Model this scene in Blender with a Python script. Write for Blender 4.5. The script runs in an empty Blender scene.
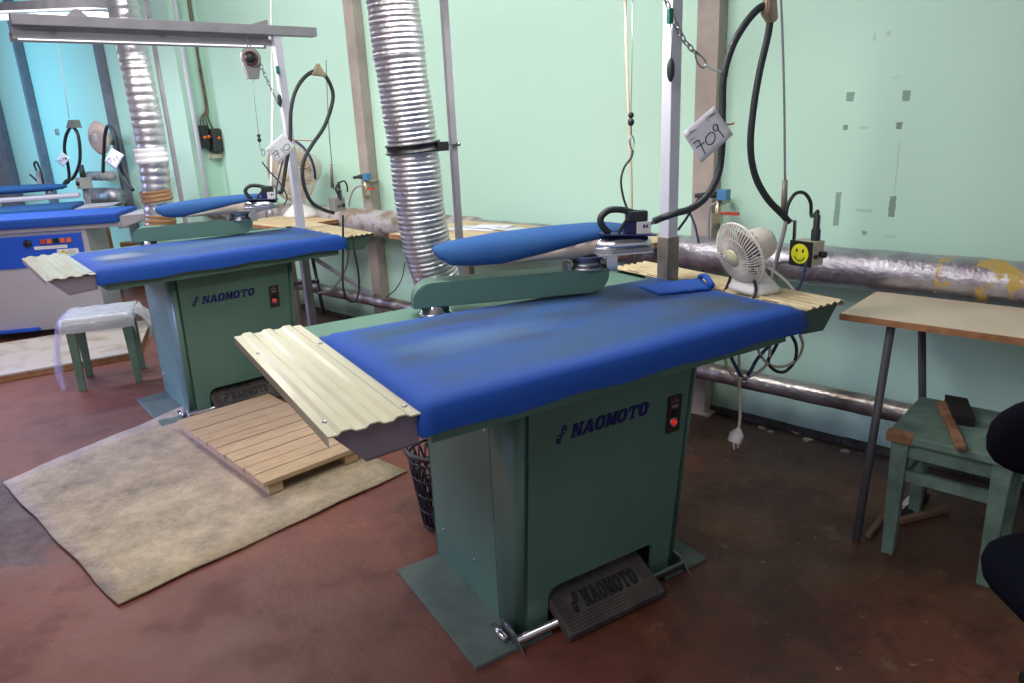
import bpy, bmesh, math, random
from mathutils import Vector, Matrix
random.seed(7)
PI = math.pi
COL = bpy.context.scene.collection

# ------------------------------------------------------------------ camera
CF, CP, CR, CH = 712.055, 0.296, -0.046, 1.354
cF = Vector((0, math.cos(CP), -math.sin(CP)))
cR0 = Vector((1, 0, 0)); cU0 = cR0.cross(cF)
cR = math.cos(CR)*cR0 + math.sin(CR)*cU0
cU = -math.sin(CR)*cR0 + math.cos(CR)*cU0
CAMP = Vector((0, 0, CH))
cd = bpy.data.cameras.new('camera'); cam = bpy.data.objects.new('camera', cd); COL.objects.link(cam)
cd.sensor_width = 36; cd.lens = CF*36/1024; cd.clip_start = .02
cam.matrix_world = Matrix(((cR.x, cU.x, -cF.x, 0), (cR.y, cU.y, -cF.y, 0), (cR.z, cU.z, -cF.z, CH), (0, 0, 0, 1)))
bpy.context.scene.camera = cam

# ------------------------------------------------------------------ frames (machine one, machine two, wall)
def frame(x, y, deg):
    return Matrix.Translation((x, y, 0)) @ Matrix.Rotation(math.radians(deg), 4, 'Z')
M1 = frame(-0.183, 1.299, 31.04)
M2 = frame(-1.758, 3.020, 38.53)
WF = frame(0.875, 3.229, 136.5)        # x runs along the wall away from the viewer, y out into the room
ID = Matrix.Identity(4)

def at(F, px, py, ax, val):
    """a pixel of the photograph taken to the plane <axis ax = val> of frame F, in F's own coordinates"""
    d = cF + cR*((px-512)/CF) - cU*((py-341.5)/CF)
    I = F.inverted(); o = I @ CAMP; dl = I.to_3x3() @ d
    t = (val-o[ax])/dl[ax]
    return o + dl*t
def atv(F, px, py, A, B, off=0):
    """the same, to the upright plane through the two floor points A and B of frame F (off metres nearer)"""
    d = cF + cR*((px-512)/CF) - cU*((py-341.5)/CF)
    I = F.inverted(); o = I @ CAMP; dl = I.to_3x3() @ d
    n = Vector((-(B[1]-A[1]), B[0]-A[0], 0)).normalized()
    P = Vector((A[0], A[1], 0))
    if (o-P).dot(n) < 0: n = -n
    P = P + n*off
    t = (P-o).dot(n)/dl.dot(n)
    return o + dl*t

# ------------------------------------------------------------------ materials
def lin(c):
    c /= 255.0
    return c/12.92 if c <= .04045 else ((c+.055)/1.055)**2.4
def C(r, g, b): return (lin(r), lin(g), lin(b), 1)
MATS = {}
def mat(name, c, rough=.5, metal=0, c2=None, scale=8, lo=.4, hi=.65, bump=0, bscale=60, stretch=(1, 1, 1), emit=0, alpha=1, spec=None, coat=0, trans=0, nr=.55):
    if name in MATS: return MATS[name]
    m = bpy.data.materials.new(name); m.use_nodes = True; nt = m.node_tree; N = nt.nodes; L = nt.links
    b = N['Principled BSDF']
    b.inputs['Base Color'].default_value = c; b.inputs['Roughness'].default_value = rough; b.inputs['Metallic'].default_value = metal
    if spec is not None: b.inputs['Specular IOR Level'].default_value = spec
    if coat: b.inputs['Coat Weight'].default_value = coat; b.inputs['Coat Roughness'].default_value = .15
    if trans: b.inputs['Transmission Weight'].default_value = trans
    b.inputs['Alpha'].default_value = alpha
    if emit: b.inputs['Emission Color'].default_value = c; b.inputs['Emission Strength'].default_value = emit
    if c2 or bump:
        tc = N.new('ShaderNodeTexCoord'); mp = N.new('ShaderNodeMapping'); mp.inputs['Scale'].default_value = stretch
        L.new(tc.outputs['Object'], mp.inputs['Vector'])
    if c2:
        n = N.new('ShaderNodeTexNoise'); n.inputs['Scale'].default_value = scale; n.inputs['Detail'].default_value = 8; n.inputs['Roughness'].default_value = nr
        r = N.new('ShaderNodeMapRange'); r.inputs['From Min'].default_value = lo; r.inputs['From Max'].default_value = hi
        x = N.new('ShaderNodeMix'); x.data_type = 'RGBA'; x.inputs[6].default_value = c; x.inputs[7].default_value = c2
        L.new(mp.outputs[0], n.inputs['Vector']); L.new(n.outputs['Fac'], r.inputs['Value']); L.new(r.outputs[0], x.inputs[0]); L.new(x.outputs[2], b.inputs['Base Color'])
    if bump:
        n2 = N.new('ShaderNodeTexNoise'); n2.inputs['Scale'].default_value = bscale; n2.inputs['Detail'].default_value = 4
        bp = N.new('ShaderNodeBump'); bp.inputs['Strength'].default_value = bump; bp.inputs['Distance'].default_value = .01
        L.new(mp.outputs[0], n2.inputs['Vector']); L.new(n2.outputs['Fac'], bp.inputs['Height']); L.new(bp.outputs[0], b.inputs['Normal'])
    MATS[name] = m
    return m

GREEN = mat('machine_green', C(90, 125, 111), .42, c2=C(83, 116, 103), scale=3, bump=.03, bscale=220)
GREEND = mat('base_green', C(96, 110, 104), .55, c2=C(80, 94, 90), scale=9)
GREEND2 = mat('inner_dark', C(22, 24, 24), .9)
CREAM = mat('cream_sheet', C(204, 196, 172), .22, c2=C(196, 188, 162), scale=3, coat=.3)
TAN = mat('scorched_cream_sheet', C(206, 188, 150), .4, c2=C(160, 134, 98), scale=9, lo=.5, hi=.8)
SHELFB = mat('shelf_bracket_grey', C(128, 116, 126), .5)
SHELFG = mat('shelf_bracket_green', C(66, 92, 80), .5)
CHROME = mat('chrome', C(215, 215, 218), .16, 1)
STEEL = mat('dull_steel', C(165, 165, 170), .38, 1)
FOIL = mat('foil_duct', C(196, 192, 198), .3, .9, bump=.25, bscale=90)
FOILP = mat('foil_pipe', C(186, 184, 192), .4, .9, c2=C(160, 150, 160), scale=14, bump=.55, bscale=38)
LOWP = mat('metal_pipe', C(190, 182, 178), .32, .85, c2=C(130, 118, 112), scale=10, bump=.35, bscale=40)
FLAKY = mat('flaky_insulation', C(180, 174, 176), .7, .15, c2=C(144, 128, 112), scale=11, lo=.48, hi=.6, bump=.7, bscale=30)
LILAC = mat('post_paint', C(205, 203, 216), .45)
POSTLOW = mat('bare_post_steel', C(150, 143, 132), .5, .25, c2=C(118, 108, 98), scale=14)
COLB = mat('column_paint', C(176, 163, 154), .6, c2=C(160, 147, 140), scale=6)
GREYP = mat('grey_paint', C(148, 145, 152), .5, c2=C(134, 131, 138), scale=7)
BLACKR = mat('black_rubber', C(40, 47, 50), .5)
BLACKP = mat('black_plastic', C(30, 30, 32), .38)
NAVY = mat('navy_plastic', C(34, 36, 86), .35)
WHITEP = mat('white_plastic', C(232, 228, 226), .35)
FANW = mat('fan_cream', C(226, 216, 206), .4)
PAPER = mat('paper', C(240, 238, 246), .7)
PAPER2 = mat('paper_grey', C(214, 212, 216), .7)
INK = mat('ink', C(28, 30, 40), .6)
LOGO = mat('logo_navy', C(22, 28, 96), .45)
REDP = mat('red_plastic', C(190, 62, 44), .4)
BLUEP = mat('blue_plastic', C(74, 130, 176), .4)
BRASS = mat('tap_metal', C(190, 178, 150), .35, .9)
LEATHER = mat('leather', C(176, 158, 136), .6, c2=C(140, 122, 102), scale=20)
WOODT = mat('table_laminate', C(214, 186, 146), .5, c2=C(198, 168, 128), scale=4, stretch=(1, 5, 5))
BEIGE = mat('beige_laminate', C(228, 208, 186), .45, c2=C(218, 198, 174), scale=5)
EDGE = mat('chipboard_edge', C(176, 126, 88), .7, c2=C(140, 96, 66), scale=30)
PALW = mat('pallet_wood', C(184, 156, 122), .75, c2=C(168, 140, 108), scale=7, stretch=(1.5, 9, 9), bump=.1)
STOOLG = mat('stool_green', C(112, 142, 128), .5, c2=C(98, 126, 112), scale=8)
STOOLM = mat('stool_mint', C(116, 144, 132), .6, c2=C(84, 104, 96), scale=7, nr=.7)
WORNW = mat('worn_wood', C(160, 118, 88), .7, c2=C(116, 82, 60), scale=20)
WHITEM = mat('white_machine', C(184, 178, 190), .45, c2=C(178, 172, 184), scale=3)
BLUEM = mat('machine_blue', C(36, 92, 214), .4)
BOARDW = mat('platform_board', C(178, 168, 162), .6, c2=C(150, 128, 106), scale=5, lo=.5, hi=.7)
BEIGEF = mat('beige_fabric', C(196, 182, 166), .85, c2=C(172, 154, 138), scale=10, bump=.2)
DARKF = mat('dark_fabric', C(16, 13, 24), .95, spec=.1, bump=.1, bscale=400)
DARKF2 = mat('dark_blue_fabric', C(10, 12, 24), .95, spec=.1, bump=.1, bscale=400)
RUBBER = mat('pedal_rubber', C(66, 60, 60), .75, c2=C(88, 80, 76), scale=9, bump=.2)
PANELB = mat('panel_brown', C(58, 44, 40), .4)
REDL = mat('red_lamp', C(226, 50, 36), .3, emit=.3)
TUBE = mat('fluorescent_tube', (1, .98, .95, 1), .4, emit=1.1)
BROWNT = mat('brown_tape', C(150, 112, 76), .4, bump=.5, bscale=30)
YELLOW = mat('yellow_sticker', C(226, 226, 40), .5)
CABW = mat('cream_cable', C(208, 198, 176), .5)
CABG = mat('grey_cable', C(150, 148, 152), .5)
CABB = mat('blue_cable', C(56, 70, 110), .5)
GTEAL = mat('teal_plastic', C(30, 110, 96), .4)
SCRAP = mat('scrap_wood', C(118, 92, 72), .8)
BASKET = mat('basket_plastic', C(36, 34, 40), .4)
BRUSHB = mat('brush_block', C(28, 24, 24), .9, bump=.4)
ORANGE = mat('orange_lamp', C(226, 110, 50), .4)

def pad_mat(name, sx, sy, seedoff, spots):
    m = bpy.data.materials.new(name); m.use_nodes = True; nt = m.node_tree; N = nt.nodes; L = nt.links
    b = N['Principled BSDF']; b.inputs['Roughness'].default_value = .75; b.inputs['Sheen Weight'].default_value = .04
    tc = N.new('ShaderNodeTexCoord'); mp = N.new('ShaderNodeMapping'); mp.inputs['Location'].default_value = (seedoff, 0, 0); mp.inputs['Scale'].default_value = (sx, sy, 1)
    n = N.new('ShaderNodeTexNoise'); n.inputs['Scale'].default_value = 1; n.inputs['Detail'].default_value = 3; n.inputs['Roughness'].default_value = .5
    sep = N.new('ShaderNodeSeparateXYZ'); L.new(tc.outputs['Object'], sep.inputs[0])
    zr = N.new('ShaderNodeMapRange'); zr.inputs['From Min'].default_value = .822; zr.inputs['From Max'].default_value = .836; L.new(sep.outputs['Z'], zr.inputs['Value'])
    # the cloth keeps its colour along the borders, where the iron does not go
    bm_ = zr.outputs[0]
    for axis, off, far, near in (('X', .02, .578, .47), ('Y', .13, .318, .21)):
        a1 = N.new('ShaderNodeMath'); a1.operation = 'ADD'; a1.inputs[1].default_value = off; L.new(sep.outputs[axis], a1.inputs[0])
        a2 = N.new('ShaderNodeMath'); a2.operation = 'ABSOLUTE'; L.new(a1.outputs[0], a2.inputs[0])
        a3 = N.new('ShaderNodeMapRange'); a3.interpolation_type = 'SMOOTHSTEP'; a3.inputs['From Min'].default_value = far; a3.inputs['From Max'].default_value = near; L.new(a2.outputs[0], a3.inputs['Value'])
        a4 = N.new('ShaderNodeMath'); a4.operation = 'MULTIPLY'; L.new(bm_, a4.inputs[0]); L.new(a3.outputs[0], a4.inputs[1]); bm_ = a4.outputs[0]
    r = N.new('ShaderNodeMapRange'); r.inputs['From Min'].default_value = .32; r.inputs['From Max'].default_value = .6
    mu = N.new('ShaderNodeMath'); mu.operation = 'MULTIPLY'
    x = N.new('ShaderNodeMix'); x.data_type = 'RGBA'; x.inputs[6].default_value = C(4, 70, 162); x.inputs[7].default_value = C(32, 74, 120)
    n2 = N.new('ShaderNodeTexNoise'); n2.inputs['Scale'].default_value = 1.7; n2.inputs['Detail'].default_value = 4
    r2 = N.new('ShaderNodeMapRange'); r2.inputs['From Min'].default_value = .50; r2.inputs['From Max'].default_value = .70; r2.inputs['To Max'].default_value = .7
    mu2 = N.new('ShaderNodeMath'); mu2.operation = 'MULTIPLY'
    x2 = N.new('ShaderNodeMix'); x2.data_type = 'RGBA'; x2.inputs[7].default_value = C(44, 52, 64)
    L.new(tc.outputs['Object'], mp.inputs[0]); L.new(mp.outputs[0], n.inputs['Vector']); L.new(mp.outputs[0], n2.inputs['Vector'])
    L.new(n.outputs['Fac'], r.inputs['Value']); L.new(r.outputs[0], mu.inputs[0]); L.new(bm_, mu.inputs[1]); L.new(mu.outputs[0], x.inputs[0])
    L.new(n2.outputs['Fac'], r2.inputs['Value']); L.new(r2.outputs[0], mu2.inputs[0]); L.new(bm_, mu2.inputs[1]); L.new(mu2.outputs[0], x2.inputs[0])
    L.new(x.outputs[2], x2.inputs[6]); last = x2.outputs[2]
    # scorched and bleached patches and a painted lamp glint, with a place of their own (object coordinates)
    for (cx, cy, rx, ry, col, wgt) in spots:
        va = N.new('ShaderNodeVectorMath'); va.operation = 'SUBTRACT'; va.inputs[1].default_value = (cx-.6, cy-.45, 0); L.new(tc.outputs['Object'], va.inputs[0])
        vb = N.new('ShaderNodeVectorMath'); vb.operation = 'MULTIPLY'; vb.inputs[1].default_value = (1/rx, 1/ry, 0); L.new(va.outputs[0], vb.inputs[0])
        ln = N.new('ShaderNodeVectorMath'); ln.operation = 'LENGTH'; L.new(vb.outputs[0], ln.inputs[0])
        nn = N.new('ShaderNodeTexNoise'); nn.inputs['Scale'].default_value = 3.5; nn.inputs['Detail'].default_value = 5; L.new(mp.outputs[0], nn.inputs['Vector'])
        sm = N.new('ShaderNodeMath'); sm.operation = 'MULTIPLY_ADD'; sm.inputs[1].default_value = 1.1; L.new(nn.outputs['Fac'], sm.inputs[0]); L.new(ln.outputs['Value'], sm.inputs[2])
        mr = N.new('ShaderNodeMapRange'); mr.inputs['From Min'].default_value = 1.55; mr.inputs['From Max'].default_value = .7; mr.inputs['To Max'].default_value = wgt; L.new(sm.outputs[0], mr.inputs['Value'])
        mz = N.new('ShaderNodeMath'); mz.operation = 'MULTIPLY'; L.new(mr.outputs[0], mz.inputs[0]); L.new(bm_, mz.inputs[1])
        xm = N.new('ShaderNodeMix'); xm.data_type = 'RGBA'; xm.inputs[7].default_value = col; L.new(mz.outputs[0], xm.inputs[0]); L.new(last, xm.inputs[6]); last = xm.outputs[2]
    L.new(last, b.inputs['Base Color'])
    n3 = N.new('ShaderNodeTexNoise'); n3.inputs['Scale'].default_value = 260; bp = N.new('ShaderNodeBump'); bp.inputs['Strength'].default_value = .12
    L.new(tc.outputs['Object'], n3.inputs['Vector']); L.new(n3.outputs['Fac'], bp.inputs['Height']); L.new(bp.outputs[0], b.inputs['Normal'])
    return m
PAD1 = pad_mat('worn_blue_cloth', 1.6, 4.2, 3.1, [(.80, .36, .32, .14, C(34, 48, 70), .75), (.98, .22, .22, .12, C(50, 66, 84), .7), (.30, .34, .26, .10, C(84, 116, 150), .6)])
PAD2 = pad_mat('faded_cloth_with_glint', 1.2, 5.0, 8.4, [(.12, .30, .16, .10, C(150, 160, 176), .75), (.70, .35, .40, .12, C(78, 106, 140), .6)])  # first pale spot paints the lamp's reflection into the cloth
BLUEC = mat('blue_cloth', C(22, 74, 134), .85, c2=C(30, 80, 132), scale=6, bump=.12, bscale=240)
BLUEF = mat('flap_cloth', C(24, 78, 170), .8, bump=.12, bscale=240)

# ------------------------------------------------------------------ mesh builder
class MB:
    def __init__(s): s.bm = bmesh.new()
    def add(s, vs, fs, smooth=False):
        v = [s.bm.verts.new(p) for p in vs]
        for f in fs:
            try:
                q = s.bm.faces.new([v[i] for i in f]); q.smooth = smooth
            except ValueError: pass
        return s
    def box(s, lo, hi, rot=0, pivot=None, bevel=0):
        x0, y0, z0 = lo; x1, y1, z1 = hi
        p = [Vector(q) for q in ((x0, y0, z0), (x1, y0, z0), (x1, y1, z0), (x0, y1, z0), (x0, y0, z1), (x1, y0, z1), (x1, y1, z1), (x0, y1, z1))]
        if rot:
            c = Vector(pivot) if pivot else Vector(((x0+x1)/2, (y0+y1)/2, 0)); R = Matrix.Rotation(rot, 3, 'Z')
            p = [R @ (q-c) + c for q in p]
        return s.hexa(p, bevel)
    def hexa(s, p, bevel=0):
        v = [s.bm.verts.new(q) for q in p]
        fs = [s.bm.faces.new([v[i] for i in f]) for f in ((3, 2, 1, 0), (4, 5, 6, 7), (0, 1, 5, 4), (1, 2, 6, 5), (2, 3, 7, 6), (3, 0, 4, 7))]
        if bevel:
            es = list({e for f in fs for e in f.edges})
            bmesh.ops.bevel(s.bm, geom=es, offset=bevel, segments=2, profile=.6, affect='EDGES')
        return s
    def bar(s, a, b, w, h=None, up=(0, 0, 1), bevel=0):
        a, b = Vector(a), Vector(b); h = h or w; d = (b-a).normalized(); up = Vector(up)
        if abs(d.dot(up)) > .95: up = Vector((1, 0, 0))
        sx = d.cross(up).normalized(); sy = sx.cross(d)
        p = []
        for q in (a, b):
            for i, j in ((-1, -1), (1, -1), (1, 1), (-1, 1)): p.append(q + sx*(w/2*i) + sy*(h/2*j))
        return s.hexa(p, bevel)
    def prism(s, pts, vec):
        """flat polygon (list of 3D points) pushed along vec"""
        n = len(pts); vec = Vector(vec); A = [Vector(p) for p in pts]; B = [p+vec for p in A]
        fs = [tuple(range(n-1, -1, -1)), tuple(range(n, 2*n))] + [(i, (i+1) % n, n+(i+1) % n, n+i) for i in range(n)]
        return s.add(A+B, fs)
    def sweep(s, pts, r, n=10, cap=True, closed=False):
        pts = [Vector(p) for p in pts]; m = len(pts)
        rs = r if isinstance(r, (list, tuple)) else [r]*m
        T = []
        for i in range(m):
            if closed: d = pts[(i+1) % m]-pts[i-1]
            else: d = pts[min(i+1, m-1)]-pts[max(i-1, 0)]
            T.append(d.normalized() if d.length > 1e-9 else Vector((0, 0, 1)))
        u = T[0].cross(Vector((0.31, .17, .93)))
        if u.length < .1: u = T[0].cross(Vector((1, 0, 0)))
        u.normalize(); vs = []
        for i in range(m):
            u = (u - T[i]*u.dot(T[i])).normalized(); w = T[i].cross(u)
            for k in range(n):
                a = 2*PI*k/n; vs.append(pts[i] + (u*math.cos(a) + w*math.sin(a))*rs[i])
        fs = []
        for i in range(m if closed else m-1):
            j = (i+1) % m
            for k in range(n): fs.append((i*n+k, i*n+(k+1) % n, j*n+(k+1) % n, j*n+k))
        if cap and not closed: fs += [tuple(range(n-1, -1, -1)), tuple(range((m-1)*n, m*n))]
        return s.add(vs, fs, True)
    def tube(s, pts, r, n=10, sub=6): return s.sweep(smooth(pts, sub), r, n)
    def rod(s, a, b, r, n=14, r2=None): return s.sweep([a, b], [r, r if r2 is None else r2], n)
    def lathe(s, prof, c, axis=(0, 0, 1), n=28):
        ax = Vector(axis).normalized(); u = ax.cross(Vector((0.2, .3, .9) if abs(ax.z) < .9 else (1, 0, 0))).normalized(); w = ax.cross(u); c = Vector(c)
        vs = []
        for (r, z) in prof:
            for k in range(n):
                a = 2*PI*k/n; vs.append(c + ax*z + (u*math.cos(a)+w*math.sin(a))*max(r, 1e-4))
        fs = [(i*n+k, i*n+(k+1) % n, (i+1)*n+(k+1) % n, (i+1)*n+k) for i in range(len(prof)-1) for k in range(n)]
        return s.add(vs, fs, True)
    def ball(s, c, r, n=12):
        r = r if isinstance(r, (tuple, list)) else (r, r, r); c = Vector(c); vs = []; fs = []
        for i in range(n+1):
            t = PI*i/n
            for k in range(2*n):
                a = PI*k/n; vs.append(c + Vector((r[0]*math.sin(t)*math.cos(a), r[1]*math.sin(t)*math.sin(a), r[2]*math.cos(t))))
        for i in range(n):
            for k in range(2*n): fs.append((i*2*n+k, (i+1)*2*n+k, (i+1)*2*n+(k+1) % (2*n), i*2*n+(k+1) % (2*n)))
        return s.add(vs, fs, True)
    def grid(s, rows, smooth=True, thick=None):
        nr = len(rows); nc = len(rows[0]); vs = [Vector(p) for r in rows for p in r]
        fs = [(i*nc+j, i*nc+j+1, (i+1)*nc+j+1, (i+1)*nc+j) for i in range(nr-1) for j in range(nc-1)]
        if thick:
            t = Vector(thick); n = len(vs); vs = vs + [v+t for v in vs]; bt = [tuple(n+i for i in reversed(f)) for f in fs]
            rim = [(0*nc+j, j+1) for j in range(nc-1)] + [((i)*nc+nc-1, (i+1)*nc+nc-1) for i in range(nr-1)] + [((nr-1)*nc+j+1, (nr-1)*nc+j) for j in range(nc-2, -1, -1)] + [((i+1)*nc, i*nc) for i in range(nr-2, -1, -1)]
            fs = fs + bt + [(b, a, n+a, n+b) for a, b in rim]
        return s.add(vs, fs, smooth)
    def loft(s, rings, cap=True, smooth=True):
        n = len(rings[0]); m = len(rings); vs = [Vector(p) for r in rings for p in r]
        fs = [(i*n+k, i*n+(k+1) % n, (i+1)*n+(k+1) % n, (i+1)*n+k) for i in range(m-1) for k in range(n)]
        if cap: fs += [tuple(range(n-1, -1, -1)), tuple(range((m-1)*n, m*n))]
        return s.add(vs, fs, smooth)

def smooth(pts, sub=6):
    P = [Vector(p) for p in pts]
    if len(P) < 3: return P
    out = []
    for i in range(len(P)-1):
        p0 = P[max(i-1, 0)]; p1 = P[i]; p2 = P[i+1]; p3 = P[min(i+2, len(P)-1)]
        for k in range(sub):
            t = k/sub
            out.append(.5*((2*p1) + (p2-p0)*t + (2*p0-5*p1+4*p2-p3)*t*t + (3*p1-p0-3*p2+p3)*t**3))
    out.append(P[-1]); return out

def link(name, mb, m, base, parent=None, F=None):
    bmesh.ops.recalc_face_normals(mb.bm, faces=mb.bm.faces[:])
    me = bpy.data.meshes.new(name)
    for v in mb.bm.verts: v.co -= base
    mb.bm.to_mesh(me); mb.bm.free(); me.materials.append(m)
    o = bpy.data.objects.new(name, me); COL.objects.link(o)
    if parent is not None: o.parent = parent
    else: o.matrix_world = F @ Matrix.Translation(base)
    return o
def tag(o, label=None, cat=None, group=None, kind=None):
    if label: o['label'] = label
    if cat: o['category'] = cat
    if group: o['group'] = group
    if kind: o['kind'] = kind
    return o
class Thing:
    def __init__(s, name, label, cat, F, base, group=None):
        s.F = F; s.base = Vector(base)
        s.o = bpy.data.objects.new(name, None); COL.objects.link(s.o); s.o.empty_display_size = .05
        s.o.matrix_world = F @ Matrix.Translation(s.base); tag(s.o, label, cat, group)
    def part(s, name, mb, m, parent=None, label=None):
        o = link(name, mb, m, s.base, parent or s.o)
        if label: o['label'] = label
        return o
def solo(name, label, cat, F, base, mb, m, group=None):
    return tag(link(name, mb, m, Vector(base), None, F), label, cat, group)
def struct(name, mb, m, F=ID): return tag(link(name, mb, m, Vector((0, 0, 0)), None, F), kind='structure')

# ------------------------------------------------------------------ the room
def wall_mat(rects):
    m = bpy.data.materials.new('mint_wall_paint'); m.use_nodes = True; nt = m.node_tree; N = nt.nodes; L = nt.links
    b = N['Principled BSDF']; b.inputs['Roughness'].default_value = .5
    tc = N.new('ShaderNodeTexCoord'); n = N.new('ShaderNodeTexNoise'); n.inputs['Scale'].default_value = 1.3; n.inputs['Detail'].default_value = 5
    L.new(tc.outputs['Object'], n.inputs['Vector'])
    x = N.new('ShaderNodeMix'); x.data_type = 'RGBA'; x.inputs[6].default_value = C(196, 234, 214); x.inputs[7].default_value = C(202, 237, 219)
    L.new(n.outputs['Fac'], x.inputs[0]); last = x.outputs[2]
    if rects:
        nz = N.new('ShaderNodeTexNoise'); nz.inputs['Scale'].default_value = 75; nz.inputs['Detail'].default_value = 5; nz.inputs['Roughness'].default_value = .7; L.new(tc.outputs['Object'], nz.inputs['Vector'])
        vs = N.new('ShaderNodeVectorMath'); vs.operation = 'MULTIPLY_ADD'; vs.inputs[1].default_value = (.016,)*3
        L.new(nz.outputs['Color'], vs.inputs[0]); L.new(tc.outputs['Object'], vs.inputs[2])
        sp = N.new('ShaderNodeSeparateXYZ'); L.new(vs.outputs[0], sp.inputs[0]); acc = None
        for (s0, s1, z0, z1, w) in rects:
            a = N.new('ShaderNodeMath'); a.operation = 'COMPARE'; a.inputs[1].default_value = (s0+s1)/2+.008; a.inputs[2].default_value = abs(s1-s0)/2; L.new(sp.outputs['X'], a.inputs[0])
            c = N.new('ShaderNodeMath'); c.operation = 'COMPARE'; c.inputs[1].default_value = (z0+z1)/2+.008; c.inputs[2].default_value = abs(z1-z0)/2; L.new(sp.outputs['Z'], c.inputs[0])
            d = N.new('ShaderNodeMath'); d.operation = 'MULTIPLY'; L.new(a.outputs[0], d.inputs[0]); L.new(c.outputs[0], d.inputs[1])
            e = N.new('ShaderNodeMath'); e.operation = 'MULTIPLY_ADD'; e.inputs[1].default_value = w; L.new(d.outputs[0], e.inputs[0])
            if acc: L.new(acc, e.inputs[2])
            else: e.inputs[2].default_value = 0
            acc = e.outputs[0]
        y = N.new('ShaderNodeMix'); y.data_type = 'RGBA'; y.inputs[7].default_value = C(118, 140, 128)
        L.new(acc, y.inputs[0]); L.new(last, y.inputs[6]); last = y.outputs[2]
    # greyer green low on the wall, with an uneven upper edge
    s2 = N.new('ShaderNodeSeparateXYZ'); L.new(tc.outputs['Object'], s2.inputs[0])
    n4 = N.new('ShaderNodeTexNoise'); n4.inputs['Scale'].default_value = 5; n4.inputs['Detail'].default_value = 6; L.new(tc.outputs['Object'], n4.inputs['Vector'])
    ad = N.new('ShaderNodeMath'); ad.operation = 'MULTIPLY_ADD'; ad.inputs[1].default_value = .5; L.new(n4.outputs['Fac'], ad.inputs[0]); L.new(s2.outputs['Z'], ad.inputs[2])
    mr = N.new('ShaderNodeMapRange'); mr.inputs['From Min'].default_value = .45; mr.inputs['From Max'].default_value = .25; mr.inputs['To Max'].default_value = .6; L.new(ad.outputs[0], mr.inputs['Value'])
    z = N.new('ShaderNodeMix'); z.data_type = 'RGBA'; z.inputs[7].default_value = C(118, 138, 112); L.new(mr.outputs[0], z.inputs[0]); L.new(last, z.inputs[6])
    L.new(z.outputs[2], b.inputs['Base Color'])
    bp = N.new('ShaderNodeBump'); bp.inputs['Strength'].default_value = .08; n3 = N.new('ShaderNodeTexNoise'); n3.inputs['Scale'].default_value = 25
    L.new(tc.outputs['Object'], n3.inputs['Vector']); L.new(n3.outputs['Fac'], bp.inputs['Height']); L.new(bp.outputs[0], b.inputs['Normal'])
    return m
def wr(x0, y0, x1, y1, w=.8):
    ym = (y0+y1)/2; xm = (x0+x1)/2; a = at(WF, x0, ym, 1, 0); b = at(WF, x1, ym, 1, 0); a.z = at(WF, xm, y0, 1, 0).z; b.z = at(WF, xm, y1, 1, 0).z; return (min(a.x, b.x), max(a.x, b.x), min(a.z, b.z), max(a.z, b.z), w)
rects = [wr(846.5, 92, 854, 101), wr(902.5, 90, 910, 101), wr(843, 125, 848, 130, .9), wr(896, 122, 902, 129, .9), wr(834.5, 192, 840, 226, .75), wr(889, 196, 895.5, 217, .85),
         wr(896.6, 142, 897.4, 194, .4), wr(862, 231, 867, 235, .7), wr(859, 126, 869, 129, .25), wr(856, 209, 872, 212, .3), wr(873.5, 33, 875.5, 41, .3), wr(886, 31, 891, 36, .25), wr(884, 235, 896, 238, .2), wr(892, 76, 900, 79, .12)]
WALLM = wall_mat(rects); WALLP = wall_mat([])
HT = 3.05
struct('wall_right', MB().box((-3.2, -.12, 0), (4.6, 0, HT)), WALLM, WF)
struct('wall_return', MB().box((4.6, -.12, 0), (4.75, .225, HT)), WALLP, WF)
struct('wall_left', MB().box((4.6, .225, 0), (14, .345, HT)), WALLP, WF) if 0 else struct('wall_left', MB().box((4.75, .1, 0), (14, .225, HT)), WALLP, WF)
bb = MB()
for i in range(32):
    s0 = -3.1+i*.24; bb.box((s0, 0, 0), (s0+.238, .018+.006*random.random(), .026+.008*random.random()))
struct('baseboard_right', bb, mat('dirty_skirting', C(70, 66, 60), .8, c2=C(44, 38, 34), scale=12), WF)
struct('ceiling', MB().box((-7, -1.5, HT), (5, 13, HT+.1)), mat('ceiling_paint', C(176, 170, 180), .8))

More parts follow.
